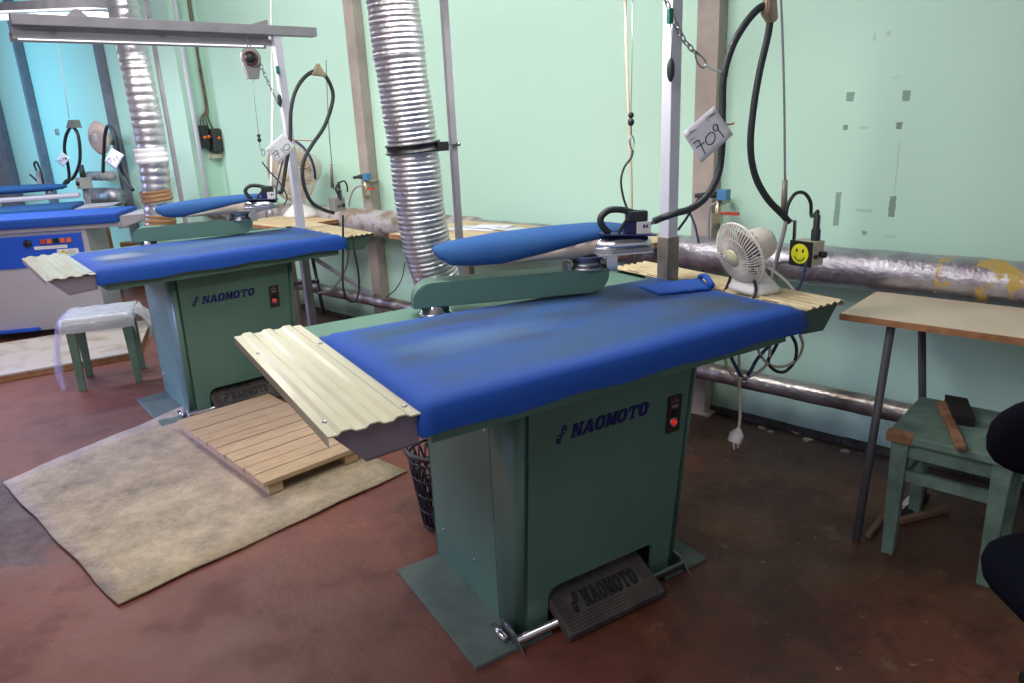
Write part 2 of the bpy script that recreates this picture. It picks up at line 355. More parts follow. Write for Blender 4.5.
def floor_mat():
    m = bpy.data.materials.new('painted_floor'); m.use_nodes = True; nt = m.node_tree; N = nt.nodes; L = nt.links
    b = N['Principled BSDF']
    tc = N.new('ShaderNodeTexCoord')
    def noise(sc, det=8, rough=.62):
        n = N.new('ShaderNodeTexNoise'); n.inputs['Scale'].default_value = sc; n.inputs['Detail'].default_value = det; n.inputs['Roughness'].default_value = rough; L.new(tc.outputs['Object'], n.inputs['Vector']); return n.outputs['Fac']
    def rng(v, a, c, lo=0, hi=1):
        r = N.new('ShaderNodeMapRange'); r.inputs['From Min'].default_value = a; r.inputs['From Max'].default_value = c; r.inputs['To Min'].default_value = lo; r.inputs['To Max'].default_value = hi; L.new(v, r.inputs['Value']); return r.outputs[0]
    def mix(f, a, c):
        x = N.new('ShaderNodeMix'); x.data_type = 'RGBA'
        L.new(f, x.inputs[0])
        for s, i in ((a, 6), (c, 7)):
            if isinstance(s, tuple): x.inputs[i].default_value = s
            else: L.new(s, x.inputs[i])
        return x.outputs[2]
    def op(o, a, c):
        k = N.new('ShaderNodeMath'); k.operation = o
        for s, i in ((a, 0), (c, 1)):
            if isinstance(s, (int, float)): k.inputs[i].default_value = s
            else: L.new(s, k.inputs[i])
        return k.outputs[0]
    sp = N.new('ShaderNodeSeparateXYZ'); L.new(tc.outputs['Object'], sp.inputs[0])
    X, Y = sp.outputs['X'], sp.outputs['Y']
    # metres out from the right wall, metres along it
    nd = op('ADD', op('MULTIPLY', op('SUBTRACT', X, .875), -.6884), op('MULTIPLY', op('SUBTRACT', Y, 3.229), -.7254))
    sd = op('ADD', op('MULTIPLY', op('SUBTRACT', X, .875), -.7254), op('MULTIPLY', op('SUBTRACT', Y, 3.229), .6884))
    big = noise(1.6); mid = noise(4.5, 8); fine = noise(26, 8, .65)
    base = mix(rng(big, .4, .65), C(122, 70, 58), C(104, 60, 52))
    base = mix(rng(mid, .52, .60, 0, .5), base, C(86, 48, 43))
    near = rng(op('ADD', nd, op('MULTIPLY', mid, 1.6)), 2.5, 2.2)           # trodden, stained strip by the wall
    right = rng(op('ADD', sd, op('MULTIPLY', mid, 1.2)), 1.15, .85)
    dirt = op('MULTIPLY', near, right)
    m3 = noise(2.3, 9, .62); m4 = noise(8, 9, .7)
    ochre = mix(rng(op('ADD', nd, op('MULTIPLY', mid, .8)), 1.25, 1.55), C(98, 68, 50), C(98, 53, 42))
    ochre = mix(rng(m3, .50, .54, 0, .7), ochre, C(66, 42, 36))
    ochre = mix(rng(m3, .42, .38, 0, .6), ochre, C(126, 74, 54))
    ochre = mix(rng(m4, .53, .66, 0, .7), ochre, C(46, 34, 31))
    ochre = mix(rng(m4, .40, .34, 0, .45), ochre, C(134, 118, 104))
    base = mix(op('MULTIPLY', dirt, .9), base, ochre)
    wet = rng(op('ADD', nd, op('MULTIPLY', mid, .5)), .62, .38)
    base = mix(op('MULTIPLY', wet, .8), base, C(50, 40, 36))
    chips = op('MULTIPLY', rng(fine, .64, .7), op('MULTIPLY', near, right))
    base = mix(op('MULTIPLY', chips, .6), base, C(166, 160, 146))
    specks = rng(fine, .34, .28); base = mix(op('MULTIPLY', specks, .6), base, C(52, 34, 32))
    # worn grey lane beyond the cardboard
    lane = op('MULTIPLY', rng(op('ADD', X, op('MULTIPLY', mid, .5)), -1.35, -1.42), op('MULTIPLY', rng(op('ADD', Y, op('MULTIPLY', mid, .3)), 2.95, 2.90), rng(op('ADD', Y, op('MULTIPLY', mid, .3)), 2.20, 2.24)))
    base = mix(op('MULTIPLY', lane, .75), base, mix(rng(fine, .4, .6), C(58, 48, 52), C(84, 70, 76)))
    crumbs = rng(noise(55, 3, .5), .70, .74); base = mix(op('MULTIPLY', crumbs, .8), base, C(38, 26, 24))
    L.new(base, b.inputs['Base Color'])
    L.new(rng(mid, .3, .7, .34, .62), b.inputs['Roughness'])
    bp = N.new('ShaderNodeBump'); bp.inputs['Strength'].default_value = .25; bp.inputs['Distance'].default_value = .01; L.new(fine, bp.inputs['Height']); L.new(bp.outputs[0], b.inputs['Normal'])
    return m
struct('floor', MB().box((-9, -1.5, -.1), (5, 14, 0)), floor_mat())

# ------------------------------------------------------------------ lettering
def letter(ch):
    if ch == 'N': return [[(0, 0), (.4, 0), (.4, .16), (.3, .16), (.3, .84), (.36, 1), (0, 1), (0, .84), (.08, .84), (.08, .16), (0, .16)], [(.1, 1), (.42, 1), (.94, 0), (.64, 0)], [(.66, 1), (1.04, 1), (1.04, .84), (.95, .84), (.95, 0), (.74, 0), (.74, .84), (.66, .84)]]
    if ch == 'A': return [[(-.05, 0), (.34, 0), (.34, .16), (.28, .16), (.6, 1), (.36, 1), (.04, .16), (-.05, .16)], [(.58, 0), (1.08, 0), (1.08, .16), (1.0, .16), (.7, 1), (.44, 1), (.68, .16), (.58, .16)], [(.22, .25), (.8, .25), (.76, .42), (.28, .42)]]
    if ch == 'O':
        out = []
        for k in range(16):
            a, b = 2*PI*k/16, 2*PI*(k+1)/16
            f = lambda t, rx, ry: (.5+rx*math.copysign(abs(math.cos(t))**.75, math.cos(t)), .5+ry*math.copysign(abs(math.sin(t))**.75, math.sin(t)))
            out.append([f(a, .5, .52), f(b, .5, .52), f(b, .17, .3), f(a, .17, .3)])
        return out
    if ch == 'M': return [[(-.05, 0), (.34, 0), (.34, .16), (.26, .16), (.26, 1), (-.05, 1), (-.05, .84), (.05, .84), (.05, .16), (-.05, .16)], [(.08, 1), (.36, 1), (.62, .1), (.44, .1)], [(.7, 1), (.98, 1), (.62, .1), (.44, .1)], [(.72, 1), (1.1, 1), (1.1, .84), (1.02, .84), (1.02, .16), (1.1, .16), (1.1, 0), (.7, 0), (.7, .16), (.78, .16)]]
    if ch == 'T': return [[(0, .62), (.12, .62), (.16, .82), (.38, .82), (.38, .16), (.28, .16), (.28, 0), (.74, 0), (.74, .16), (.64, .16), (.64, .82), (.86, .82), (.9, .62), (1.02, .62), (1.0, 1), (.02, 1)]]
    if ch == '*':   # the curled emblem before the word
        out = []
        path = smooth([(-.1, .22), (.0, .02), (.25, -.04), (.45, .2), (.5, .5), (.55, .8), (.75, 1.04), (1.0, .98), (1.1, .78)], 5)
        path = [Vector((p[0], p[1])) for p in [(v.x, v.y) for v in [Vector((a.x, a.y, 0)) for a in path]]]
        for i in range(len(path)-1):
            a, b = path[i], path[i+1]; d = (b-a).normalized(); n = Vector((-d.y, d.x))*.075
            out.append([tuple(a+n), tuple(b+n), tuple(b-n), tuple(a-n)])
        for cx, cy in ((.06, .2), (.95, .78)):
            out.append([(cx+.16*math.cos(2*PI*k/10), cy+.11*math.sin(2*PI*k/10)) for k in range(10)])
        out.append([(-.05, .40), (.95, .50), (.95, .60), (-.05, .50)])
        return out
    return []
def lettering(mb, word, fn, width, nrm, gap=.14, shear=.2):
    """word written across width (1 = letter height) through fn(x, y) -> 3D point; nrm lifts it off the surface"""
    n = len(word); lw = (width-gap*(n-1))/n; x = 0
    for ch in word:
        for poly in letter(ch):
            pts = [fn(x+px*lw+shear*(py-.5), py) for px, py in poly]
            mb.prism(pts, nrm)
        x += lw+gap

# ------------------------------------------------------------------ steam ironing table
def vf(z): return .148+.055*(1-z/.70)      # the cabinet front leans out towards its top
def corr(u0, u1, ridge, z0, h):
    """corrugated sheet profile from u0 to u1: list of (u, z)"""
    P = [(u0, z0-.02), (u0, z0)]
    for c in ridge: P += [(c-.020, z0), (c-.011, z0+h), (c+.006, z0+h), (c+.016, z0)]
    P += [(u1, z0)]
    return P
def sheet(mb, prof, v0, v1, t=.003):
    n = len(prof); dn = Vector((0, 0, -t))
    A = [Vector((u, v0, z)) for u, z in prof]; B = [Vector((u, v1, z)) for u, z in prof]
    vs = A+B+[p+dn for p in A]+[p+dn for p in B]
    fs = []
    for i in range(n-1):
        fs += [(i, i+1, n+i+1, n+i), (2*n+i+1, 2*n+i, 3*n+i, 3*n+i+1), (i+1, i, 2*n+i, 2*n+i+1), (n+i, n+i+1, 3*n+i+1, 3*n+i)]
    fs += [(0, n, 3*n, 2*n), (2*n-1, n-1, 3*n-1, 4*n-1)]
    mb.add(vs, fs)
def screw(mb, c, nrm, r=.006):
    mb.lathe([(r, 0), (r, .002), (r*.7, .0035), (0, .004)], c, nrm, 10)

AF1 = M1 @ Matrix.Translation((.365, .69, 0)) @ Matrix.Rotation(math.radians(-20), 4, 'Z')
AF2 = M2 @ Matrix.Translation((.365, .69, 0)) @ Matrix.Rotation(math.radians(-20), 4, 'Z')
IB = -.085
ir_ = at(AF1, 594, 253, 1, IB); IR, IZ = ir_.x, ir_.z
print('iron', IR, IZ)
def ironing_table(F, label, padm, dull, sticker):
    T = Thing('ironing_table', label, 'ironing table', F, (.6, .45, 0), 'steam ironing tables of the same green kind')
    # cabinet: bent steel shell with a pedal opening
    ZT = .745; uL, uR0, uR1 = .308, .896, .925
    uR = lambda z: uR0+(uR1-uR0)*z/ZT
    c = MB(); t = .012; r = .022
    notch = [(.793, 0), (.793, .092)]
    notch += [(.775+.018*math.cos(a), .092+.035*math.sin(a)) for a in (PI/6, PI/3, PI/2)]
    notch += [(.445-.035*math.sin(a), .092+.035*math.cos(a)) for a in (0, PI/6, PI/3, PI/2)] + [(.41, 0)]
    poly = [(uL+r, 0), (uL+r, ZT), (uR(ZT)-r, ZT), (uR0-r, 0)] + notch
    c.prism([(u, vf(z), z) for u, z in poly], (0, t, 0))
    for sgn in (0, 1):
        rows = []
        for z in (0, ZT):
            row = []
            for k in range(7):
                a = PI/2*k/6
                if sgn == 0: row.append((uL+r-r*math.sin(a), vf(z)+r-r*math.cos(a), z))
                else: row.append((uR(z)-r+r*math.sin(a), vf(z)+r-r*math.cos(a), z))
            row.append((uL if sgn == 0 else uR(z), .295, z)); rows.append(row)
        c.grid(rows, True, (t if sgn == 0 else -t, 0, 0))
    c.hexa([(uL, .298, 0), (uL+t, .298, 0), (uL+t, .70, 0), (uL, .70, 0), (uL, .298, ZT), (uL+t, .298, ZT), (uL+t, .70, ZT), (uL, .70, ZT)])
    c.hexa([(uR0-t, .298, 0), (uR0, .298, 0), (uR0, .70, 0), (uR0-t, .70, 0), (uR1-t, .298, ZT), (uR1, .298, ZT), (uR1, .70, ZT), (uR1-t, .70, ZT)])
    c.hexa([(uL, .69, 0), (uR0, .69, 0), (uR0, .70, 0), (uL, .70, 0), (uL, .69, ZT), (uR1, .69, ZT), (uR1, .70, ZT), (uL, .70, ZT)])
    cab = T.part('cabinet', c, GREEN)
    T.part('recess_shade', MB().box((.40, .40, .005), (.81, .42, .20)).box((.40, .215, .135), (.81, .41, .15)), GREEND2)  # near-black plates that paint the shade inside the opening
    lg = MB(); zb, h = .576, .0385; du = -.03*dull
    lettering(lg, 'NAOMOTO', lambda x, y: (.474+du+x*h, vf(zb+y*h)-.0012, zb+y*h), (.733-.474)/h, (0, -.0012, 0), .10)
    lettering(lg, '*', lambda x, y: (.429+du+x*h, vf(zb+.002+y*h)-.0012, zb+y*h), .62, (0, -.0012, 0), .1, .05)
    T.part('logo', lg, LOGO, cab, 'dark blue brand lettering')
    for v, z in ((.63, .715), (.43, .55), (.63, .13), (.43, .13)):
        sc = MB(); screw(sc, (uL, v, z), (-1, 0, 0), .005); T.part('side_screw', sc, STEEL, cab)
    if sticker: T.part('sticker', MB().prism([(uL-.001, .378, .606), (uL-.001, .312, .610), (uL-.001, .313, .582)], (-.001, 0, 0)), PAPER, cab, 'torn white paper corner')
    # control panel
    q = lambda u, z, o=0: Vector((u-.029+du, vf(z+.016)-o, z+.016))
    def plate(mb, u0, u1, z0, z1, th, o=0, sk=0):
        mb.hexa([q(u0, z0, o+th), q(u1, z0, o+th), q(u1, z0, o), q(u0, z0, o), q(u0+sk, z1, o+th), q(u1+sk, z1, o+th), q(u1+sk, z1, o), q(u0+sk, z1, o)])
    m = MB(); plate(m, .835, .884, .478, .592, .006); pan = T.part('control_panel', m, PANELB)
    m = MB(); m.lathe([(.0085, 0), (.0085, .004), (.006, .007), (0, .008)], q(.858, .511, .006), (0, -1, 0), 16); T.part('indicator_lamp', m, REDL, pan, 'glowing red lamp')
    m = MB(); m.lathe([(.014, 0), (.014, .003), (.0115, .003), (.0115, 0)], q(.858, .511, .006), (0, -1, 0), 18); T.part('lamp_ring', m, CHROME, pan)
    m = MB(); plate(m, .850, .868, .528, .547, .006, .006); T.part('rocker_switch', m, BLACKP, pan)
    m = MB(); plate(m, .847, .870, .556, .565, .0008, .006); plate(m, .843, .874, .574, .5765, .0008, .006); plate(m, .857, .861, .581, .586, .0008, .006); T.part('panel_marking', m, mat('marking_grey', C(140, 132, 128), .6), pan)
    # floor plates
    for u0, u1 in ((.158, .40), (.82, .997)): T.part('base_plate', MB().box((u0, .165, 0), (u1, .684, .012), bevel=.002), GREEND)
    # pedal
    P = MB(); sl = lambda u, s, o=0: Vector((u, .098+.17*s - o*.35, .032+.085*s + o))
    P.hexa([sl(.414, 0, -.028), sl(.757, 0, -.028), sl(.757, 1, -.022), sl(.414, 1, -.022), sl(.414, 0), sl(.757, 0), sl(.757, 1), sl(.414, 1)], bevel=.004)
    for k in range(20):
        s = .04+k*.047
        if .25 < s < .55: P.hexa([sl(u, s+ds, o) for o in (0, .003) for u, ds in ((.424, 0), (.455, 0), (.455, .02), (.424, .02))]); P.hexa([sl(u, s+ds, o) for o in (0, .003) for u, ds in ((.715, 0), (.748, 0), (.748, .02), (.715, .02))])
        else: P.hexa([sl(u, s+ds, o) for o in (0, .003) for u, ds in ((.424, 0), (.748, 0), (.748, .02), (.424, .02))])
    ped = T.part('foot_pedal', P, RUBBER)
    e = MB(); h2 = .043
    lettering(e, 'NAOMOTO', lambda x, y: sl(.508+x*h2, .28+y*.26, .0015), (.70-.508)/h2, (0, 0, .003), .1, .1)
    lettering(e, '*', lambda x, y: sl(.468+x*h2, .28+y*.26, .0015), .6, (0, 0, .003), .1, .05)
    T.part('embossed_name', e, mat('emboss_dark', C(36, 32, 34), .6), ped, 'dark raised brand lettering')
    # chrome pedal axle with its ears
    axle = T.part('pedal_axle', MB().rod((.285, .165, .034), (.888, .165, .034), .0115), CHROME)
    for u in (.283, .888): T.part('axle_bracket', MB().prism([(u, .13, .0125), (u, .175, .055), (u, .235, .06), (u, .25, .0125)], (.003, 0, 0)), STEEL)
    T.part('side_roller', MB().rod((.268, .195, .026), (.268, .262, .026), .010), CHROME)
    # top frame and pad
    fr = MB(); fr.box((0, .01, .762), (1.162, .829, .815), bevel=.004); fr.box((.03, .03, .735), (1.13, .80, .764))
    T.part('top_frame', fr, GREEN)
    NU, NV = 44, 22; rows = []
    def padpt(i, j):
        u = 1.162*i/NU; vb = .652-.075*(i/NU)
        v = vb*j/NV
        du = min(u, 1.162-u); dv = min(v, vb-v)
        f = lambda d, r: math.sqrt(max(0, 1-(1-min(d, r)/r)**2))
        rr = .018
        z = .817 + .022*min(f(du+.002, rr), f(dv+.002, rr))
        z += .0022*math.sin(u*9+1.3*math.sin(v*7))*min(1, dv/.08)
        return Vector((u-.003, v-.004, z))
    rows = [[padpt(i, j) for j in range(NV+1)] for i in range(NU+1)]
    p = MB(); p.grid(rows)
    ring = [rows[i][0] for i in range(NU+1)] + rows[NU][1:] + [rows[i][NV] for i in range(NU-1, -1, -1)] + rows[0][-2:0:-1]
    sk = []
    for d, zz in ((0, None), (.004, .805), (.006, .788), (.004, .769)):
        row = []
        for k, v in enumerate(ring):
            cen = Vector((.58, .31, 0)); w = v.copy()
            if zz is not None:
                if v.x < .004: w.x -= d
                if v.x > 1.15: w.x += d*1.5
                if v.y < .004: w.y -= d
                w.z = zz+.0035*math.sin(k*.55)*(zz < .8)-(.012 if v.y > .5 and zz < .8 else 0)*0
            row.append(w)
        row.append(row[0].copy()); sk.append(row)
    p.grid(sk)
    bmesh.ops.remove_doubles(p.bm, verts=p.bm.verts[:], dist=.0005)
    T.part('pad_cover', p, padm)
    # side shelves
    s = MB(); sheet(s, corr(-.190, -.004, (-.152, -.097, -.042), .822, .006), -.004, .829)
    sh = T.part('side_shelf', s, CREAM, None, 'ribbed cream sheet metal shelf')
    for v0 in (.012, .80): T.part('shelf_bracket', MB().prism([(-.182, v0, .817), (-.006, v0, .817), (-.006, v0, .752), (-.118, v0, .745)], (0, .004, 0)), SHELFB, sh)
    T.part('shelf_pan', MB().prism([(-.118, .012, .746), (-.006, .012, .752), (-.006, .804, .752), (-.118, .804, .746)], (0, 0, .003)), SHELFB, sh)
    for u, v in ((-.172, .07), (-.172, .62), (-.016, .05), (-.016, .60)):
        x = MB(); screw(x, (u, v, .822), (0, 0, 1), .006); T.part('screw', x, STEEL, sh)
    s = MB(); sheet(s, [(1.166, .826)]+[pp for k in range(5) for pp in ((1.185+k*.031, .826), (1.190+k*.031, .831), (1.200+k*.031, .831), (1.205+k*.031, .826))]+[(1.336, .826), (1.338, .812)], -.004, .829)
    sh = T.part('slatted_shelf', s, TAN, None, 'scorched cream ribbed shelf with slots')
    for k in range(3):
        for j in range(7): T.part('slot', MB().box((1.1735+k*.062, .10+j*.10, .8258), (1.1785+k*.062, .155+j*.10, .8268)), GREEND2, sh)
    for v0 in (.012, .80): T.part('shelf_bracket', MB().prism([(1.33, v0, .817), (1.166, v0, .817), (1.166, v0, .752), (1.27, v0, .745)], (0, .004, 0)), SHELFG, sh)
    # swing arm, swung out over the pad; a runs along the arm, b across it
    ca, sa = math.cos(ARM), math.sin(ARM)
    Q = lambda a, b, z: Vector((.365+a*ca-b*sa, .69+a*sa+b*ca, z))
    def abox(mb, a0, a1, b0, b1, z0, z1, bevel=0):
        mb.hexa([Q(a0, b0, z0), Q(a1, b0, z0), Q(a1, b1, z0), Q(a0, b1, z0), Q(a0, b0, z1), Q(a1, b0, z1), Q(a1, b1, z1), Q(a0, b1, z1)], bevel)
    r = .062; u0, u1, z0, z1 = -.068, .535, .848, .922
    prof = [(u1, z0+.045), (u1, z1), (u0+r, z1)] + [(u0+r-r*math.sin(q), z1-r+r*math.cos(q)) for q in [PI/2*k/7 for k in range(1, 8)]] + [(u0, z0), (u1-.055, z0), (u1-.025, z0+.009), (u1-.008, z0+.025)]
    a = MB(); a.prism([Q(u, -.042, z) for u, z in prof], Q(0, .042, 0)-Q(0, -.042, 0))
    bmesh.ops.bevel(a.bm, geom=[e for e in a.bm.edges], offset=.003, segments=2, affect='EDGES')
    arm = T.part('swing_arm', a, GREEN)
    T.part('pivot_collar', MB().lathe([(.048, 0), (.05, .003), (.05, .012), (.044, .014), (.044, .034), (0, .034)], Q(0, 0, .815), n=32), CHROME, arm)
    st = [(.008, .022, 1.014, .998), (.022, .045, 1.022, .984), (.05, .06, 1.028, .967), (.118, .068, 1.036, .958), (.20, .074, 1.044, .956), (.33, .08, 1.050, .956), (.42, .082, 1.052, .952), (.50, .08, 1.052, .954), (.56, .074, 1.050, .960), (.60, .058, 1.044, .972), (.625, .03, 1.034, .985)]
    def edge(u):
        k = [(0, .966), (.2, .964), (.33, .987), (.456, 1.010), (.55, 1.022), (.8, 1.024)]
        for (a0, e0), (a1, e1) in zip(k, k[1:]):
            if a0 <= u <= a1: return e0+(e1-e0)*(u-a0)/(a1-a0)
    def finer(st):
        out = []
        for p, q in zip(st, st[1:]):
            for k in range(3): out.append(tuple(x+(y-x)*k/3 for x, y in zip(p, q)))
        return out+[st[-1]]
    def half(top):
        rings = []
        for (u, w, zt, zb) in finer(st):
            e = min(max(edge(u), zb+.003), zt-.006); row = []
            wr_ = .0016*math.sin(u*130)
            if top:
                for k in range(17):
                    a_ = PI*k/16; row.append(Q(u, .02-(w+wr_*(k < 4))*math.copysign(abs(math.cos(a_))**.7, math.cos(a_)), e+(zt-e)*math.sin(a_)**.75))
                row += [Q(u, .02+w*.9, e+.001), Q(u, .02, e+.002), Q(u, .02-w*.9, e+.001)]
            else:
                for k in range(11):
                    a_ = PI*k/10; row.append(Q(u, .02-(w*.98+2*wr_*(u > .25))*math.copysign(abs(math.cos(a_))**.7, math.cos(a_)), e-(e-zb)*math.sin(a_)**.7))
            rings.append(row)
        return rings
    st = [(u+.055*dull, w, a0, b0) for u, w, a0, b0 in st]
    bd = T.part('sleeve_board', MB().loft(half(False)), BEIGEF, None, 'padded beige underside')
    T.part('sleeve_cover', MB().loft(half(True)), BLUEC, bd, 'blue cloth cover')
    T.part('board_swivel', MB().lathe([(.056, 0), (.056, .008), (.044, .010), (.044, .026), (.05, .028), (.05, .042)], Q(.475, 0, .920), n=28), STEEL)
    for q in (.412, .538):
        m = MB(); abox(m, q-.007, q+.007, -.035, .03, .92, .945, .002); T.part('swivel_clip', m, STEEL)
    rs = MB(); abox(rs, IR-.0, IR+.17, IB-.04, IB+.05, IZ-.0065, IZ-.0005, .001); abox(rs, IR+.055, IR+.09, IB+.046, IB+.05, .912, IZ-.006); abox(rs, IR+.05, IR+.09, IB+.046, -.02, .912, .916)
    T.part('iron_rest', rs, CHROME); T.part('rest_rod', MB().rod(Q(IR+.14, IB+.035, IZ-.05), Q(IR+.14, IB+.035, IZ-.006), .003), STEEL)
    # post, beam and lamp
    pu, pv = 1.143, .518
    po = T.part('overhead_post', MB().box((pu-.021, pv-.021, .832), (pu+.021, pv+.021, 1.862), bevel=.003), LILAC)
    if not dull: T.part('post_foot', MB().box((pu-.025, pv-.025, .83), (pu+.025, pv+.025, .978), bevel=.002), POSTLOW, po, 'bare grey steel foot of the post')
    be = MB(); be.box((-.045, pv-.035, 1.862), (1.365, pv+.035, 1.908), bevel=.003)
    T.part('overhead_beam', be, GREYP)
    for q in ([(1.0, 1.908), (1.10, 1.908), (1.10, 1.936)], [(.17, 1.908), (.26, 1.908), (.225, 1.938), (.205, 1.938)]):
        T.part('beam_hook', MB().prism([(u, pv-.02, z) for u, z in q], (0, .04, 0)), GREYP)
    lu = MB(); lu.box((-.035, pv+.045, 1.838), (1.12, pv+.135, 1.876), bevel=.004)
    lu.prism([(-.045, pv+.02, 1.812), (-.045, pv+.023, 1.812), (-.045, pv+.05, 1.842), (-.045, pv+.13, 1.842), (-.045, pv+.157, 1.812), (-.045, pv+.16, 1.812), (-.045, pv+.14, 1.847), (-.045, pv+.04, 1.847)], (1.185, 0, 0))
    L_ = T.part('luminaire', lu, mat('lamp_grey', C(150, 147, 156), .5))
    for u in (.1, .55, 1.0): T.part('luminaire_bracket', MB().box((u, pv+.034, 1.866), (u+.03, pv+.09, 1.882)), GREYP)
    T.part('lamp_tube', MB().rod((-.02, pv+.09, 1.826), (1.10, pv+.09, 1.826), .012), TUBE, L_, 'fluorescent tube with added faint glow')  # the tube reads unlit; its faint glow is added
    ld = bpy.data.lights.new('tube_light', 'AREA'); ld.shape = 'RECTANGLE'; ld.size = 1.15; ld.size_y = .06; ld.energy = LAMP_W; ld.color = (1, .97, .93)
    lo = bpy.data.objects.new('tube_light', ld); COL.objects.link(lo); lo.matrix_world = F @ Matrix.Translation((.54, pv+.09, 1.810))
    return T
LAMP_W = 8
ARM = math.radians(-20)
T1 = ironing_table(M1, 'large green steam ironing table in front, plastic basket behind its cabinet', PAD1, 0, True)
T2 = ironing_table(M2, 'green steam ironing table with wooden pallet in front, lamp beam overhead', PAD2, 1, False)

# blue cloth flap laid round the foot of the first post
f = MB()
def flap_pt(px, py, z): return at(M1, px, py, 2, z)
A_, B_, C_, D_ = flap_pt(636, 286, .842), flap_pt(660, 294, .845), flap_pt(712, 288, .845), flap_pt(700, 278, .845)
rows = []
for i in range(9):
    rows.append([A_.lerp(B_, i/8).lerp(D_.lerp(C_, i/8), j/12) + Vector((0, 0, .003*math.sin(j*.9+i*.4)**2)) for j in range(13)])
f.grid(rows, True, (0, 0, -.006)); f.sweep(smooth([D_+Vector((0, 0, .004)), D_.lerp(C_, .5)+Vector((.01, .01, .018)), C_+Vector((0, 0, .008))], 5), .009, 8)
solo('cloth_pad', 'small folded blue cloth pad lying at the foot of the post', 'cloth', M1, D_, f, BLUEF)

# ------------------------------------------------------------------ irons
def steam_iron(F, U0, V0, Z0, label, K=.77):
    F = F @ Matrix.Translation((U0, V0, Z0)) @ Matrix.Scale(K, 4); u0 = v0 = z0 = 0
    T = Thing('steam_iron', label, 'iron', F, (u0+.12, v0, z0), 'electric steam irons on the sleeve boards')
    def outline(sx, sy, k=1):   # nose towards -u
        P = []
        for i in range(24):
            a = 2*PI*i/24; x = math.cos(a); y = math.sin(a)
            w = .052*(1 if x > 0 else (1-(-x)**2.2))
            px = .12+(.12*x)*sx; py = w*math.copysign(min(1, abs(y)*1.25), y)*sy if x > -.98 else 0
            P.append((u0+px, v0+py))
        return P
    sole = MB(); sole.loft([[(x, y, z0) for x, y in outline(1, 1)], [(x, y, z0+.014) for x, y in outline(1, 1)]], smooth=False); T.part('soleplate', sole, STEEL)
    bd = MB(); bd.loft([[(x, y, z0+z) for x, y in outline(s, w)] for z, s, w in ((.014, .97, .95), (.03, .95, .93), (.045, .86, .82), (.054, .74, .66), (.058, .55, .5))]); T.part('body', bd, CHROME)
    sh = MB()
    sh.hexa([(u0+.025, v0-.035, z0+.068), (u0+.235, v0-.055, z0+.055), (u0+.235, v0+.055, z0+.055), (u0+.025, v0+.035, z0+.068), (u0+.025, v0-.033, z0+.073), (u0+.235, v0-.053, z0+.061), (u0+.235, v0+.053, z0+.061), (u0+.025, v0+.033, z0+.073)], bevel=.002)
    T.part('heat_shield', sh, NAVY)
    h = MB(); h.tube([(u0+.062, v0, z0+.072), (u0+.035, v0, z0+.10), (u0+.028, v0, z0+.132), (u0+.06, v0, z0+.158), (u0+.11, v0, z0+.157), (u0+.16, v0, z0+.142), (u0+.20, v0, z0+.135)], [.013]*37, 12)
    h.box((u0+.13, v0-.02, z0+.108), (u0+.212, v0+.02, z0+.150), bevel=.008); h.tube([(u0+.135, v0, z0+.118), (u0+.115, v0, z0+.095), (u0+.098, v0, z0+.072)], .007, 8)
    T.part('handle', h, BLACKR)
    rb = MB(); rb.box((u0+.125, v0-.02, z0+.066), (u0+.165, v0+.02, z0+.108), bevel=.003); T.part('steam_valve', rb, NAVY)
    lb = MB(); lb.box((u0+.165, v0-.022, z0+.062), (u0+.222, v0+.022, z0+.109), bevel=.003); e = T.part('rear_cover', lb, WHITEP)
    k = MB(); k.box((u0+.19, v0-.0235, z0+.085), (u0+.198, v0-.0215, z0+.098)); k.box((u0+.201, v0-.0235, z0+.085), (u0+.204, v0-.0215, z0+.095)); k.box((u0+.206, v0-.0235, z0+.084), (u0+.209, v0-.0215, z0+.10)); T.part('rear_marking', k, LOGO, e)
    gl = MB(); gl.rod((u0+.218, v0, z0+.095), (u0+.245, v0, z0+.105), .009); T.part('hose_gland', gl, STEEL)
    return T
steam_iron(AF1, IR, IB, IZ, 'steam iron with black handle beside the post tagged 709')
steam_iron(AF2, IR+.03, IB, IZ, 'steam iron with black handle in front of the large round fan')

# ------------------------------------------------------------------ paper tags
def paper_tag(F, A, B, px, strokes, label, off=.03, w=.0016, small=()):
    T0 = [atv(F, x, y, A, B, off) for x, y in px]
    T = Thing('paper_tag', label, 'paper tag', F, T0[3], 'numbered paper tags')
    n = (T0[1]-T0[0]).cross(T0[2]-T0[1]).normalized(); cam_l = F.inverted() @ CAMP
    if n.dot(cam_l-T0[0]) < 0: n = -n
    m = MB(); rows = []
    for i in range(7):
        rows.append([T0[0].lerp(T0[1], j/6).lerp(T0[3].lerp(T0[2], j/6), i/6) for j in range(7)])
    m.grid(rows, True, -n*.0006); T.part('sheet', m, PAPER)
    k = MB()
    for s in strokes: k.tube([atv(F, x, y, A, B, off)+n*.0008 for x, y in s], w, 5, 4)
    for s in small: k.tube([atv(F, x, y, A, B, off)+n*.0008 for x, y in s], w*.35, 4, 3)
    T.part('handwriting', k, INK)
    return T
sc = lambda l, x0, y0, f: [[(x0+a/f, y0+b/f) for a, b in s] for s in l]
A1, B1 = (1.00, .36), (1.37, .27)
num709 = sc([[(195, 460), (240, 428), (255, 455), (275, 490), (297, 545)], [(222, 492), (290, 447)],
             [(345, 360), (312, 395), (303, 430), (318, 462), (345, 466), (372, 440), (384, 400), (375, 370), (352, 358)],
             [(405, 300), (383, 292), (367, 315), (375, 345), (395, 350), (410, 330), (402, 300), (410, 335), (435, 370), (460, 400)]], 670, 90, 8.533)
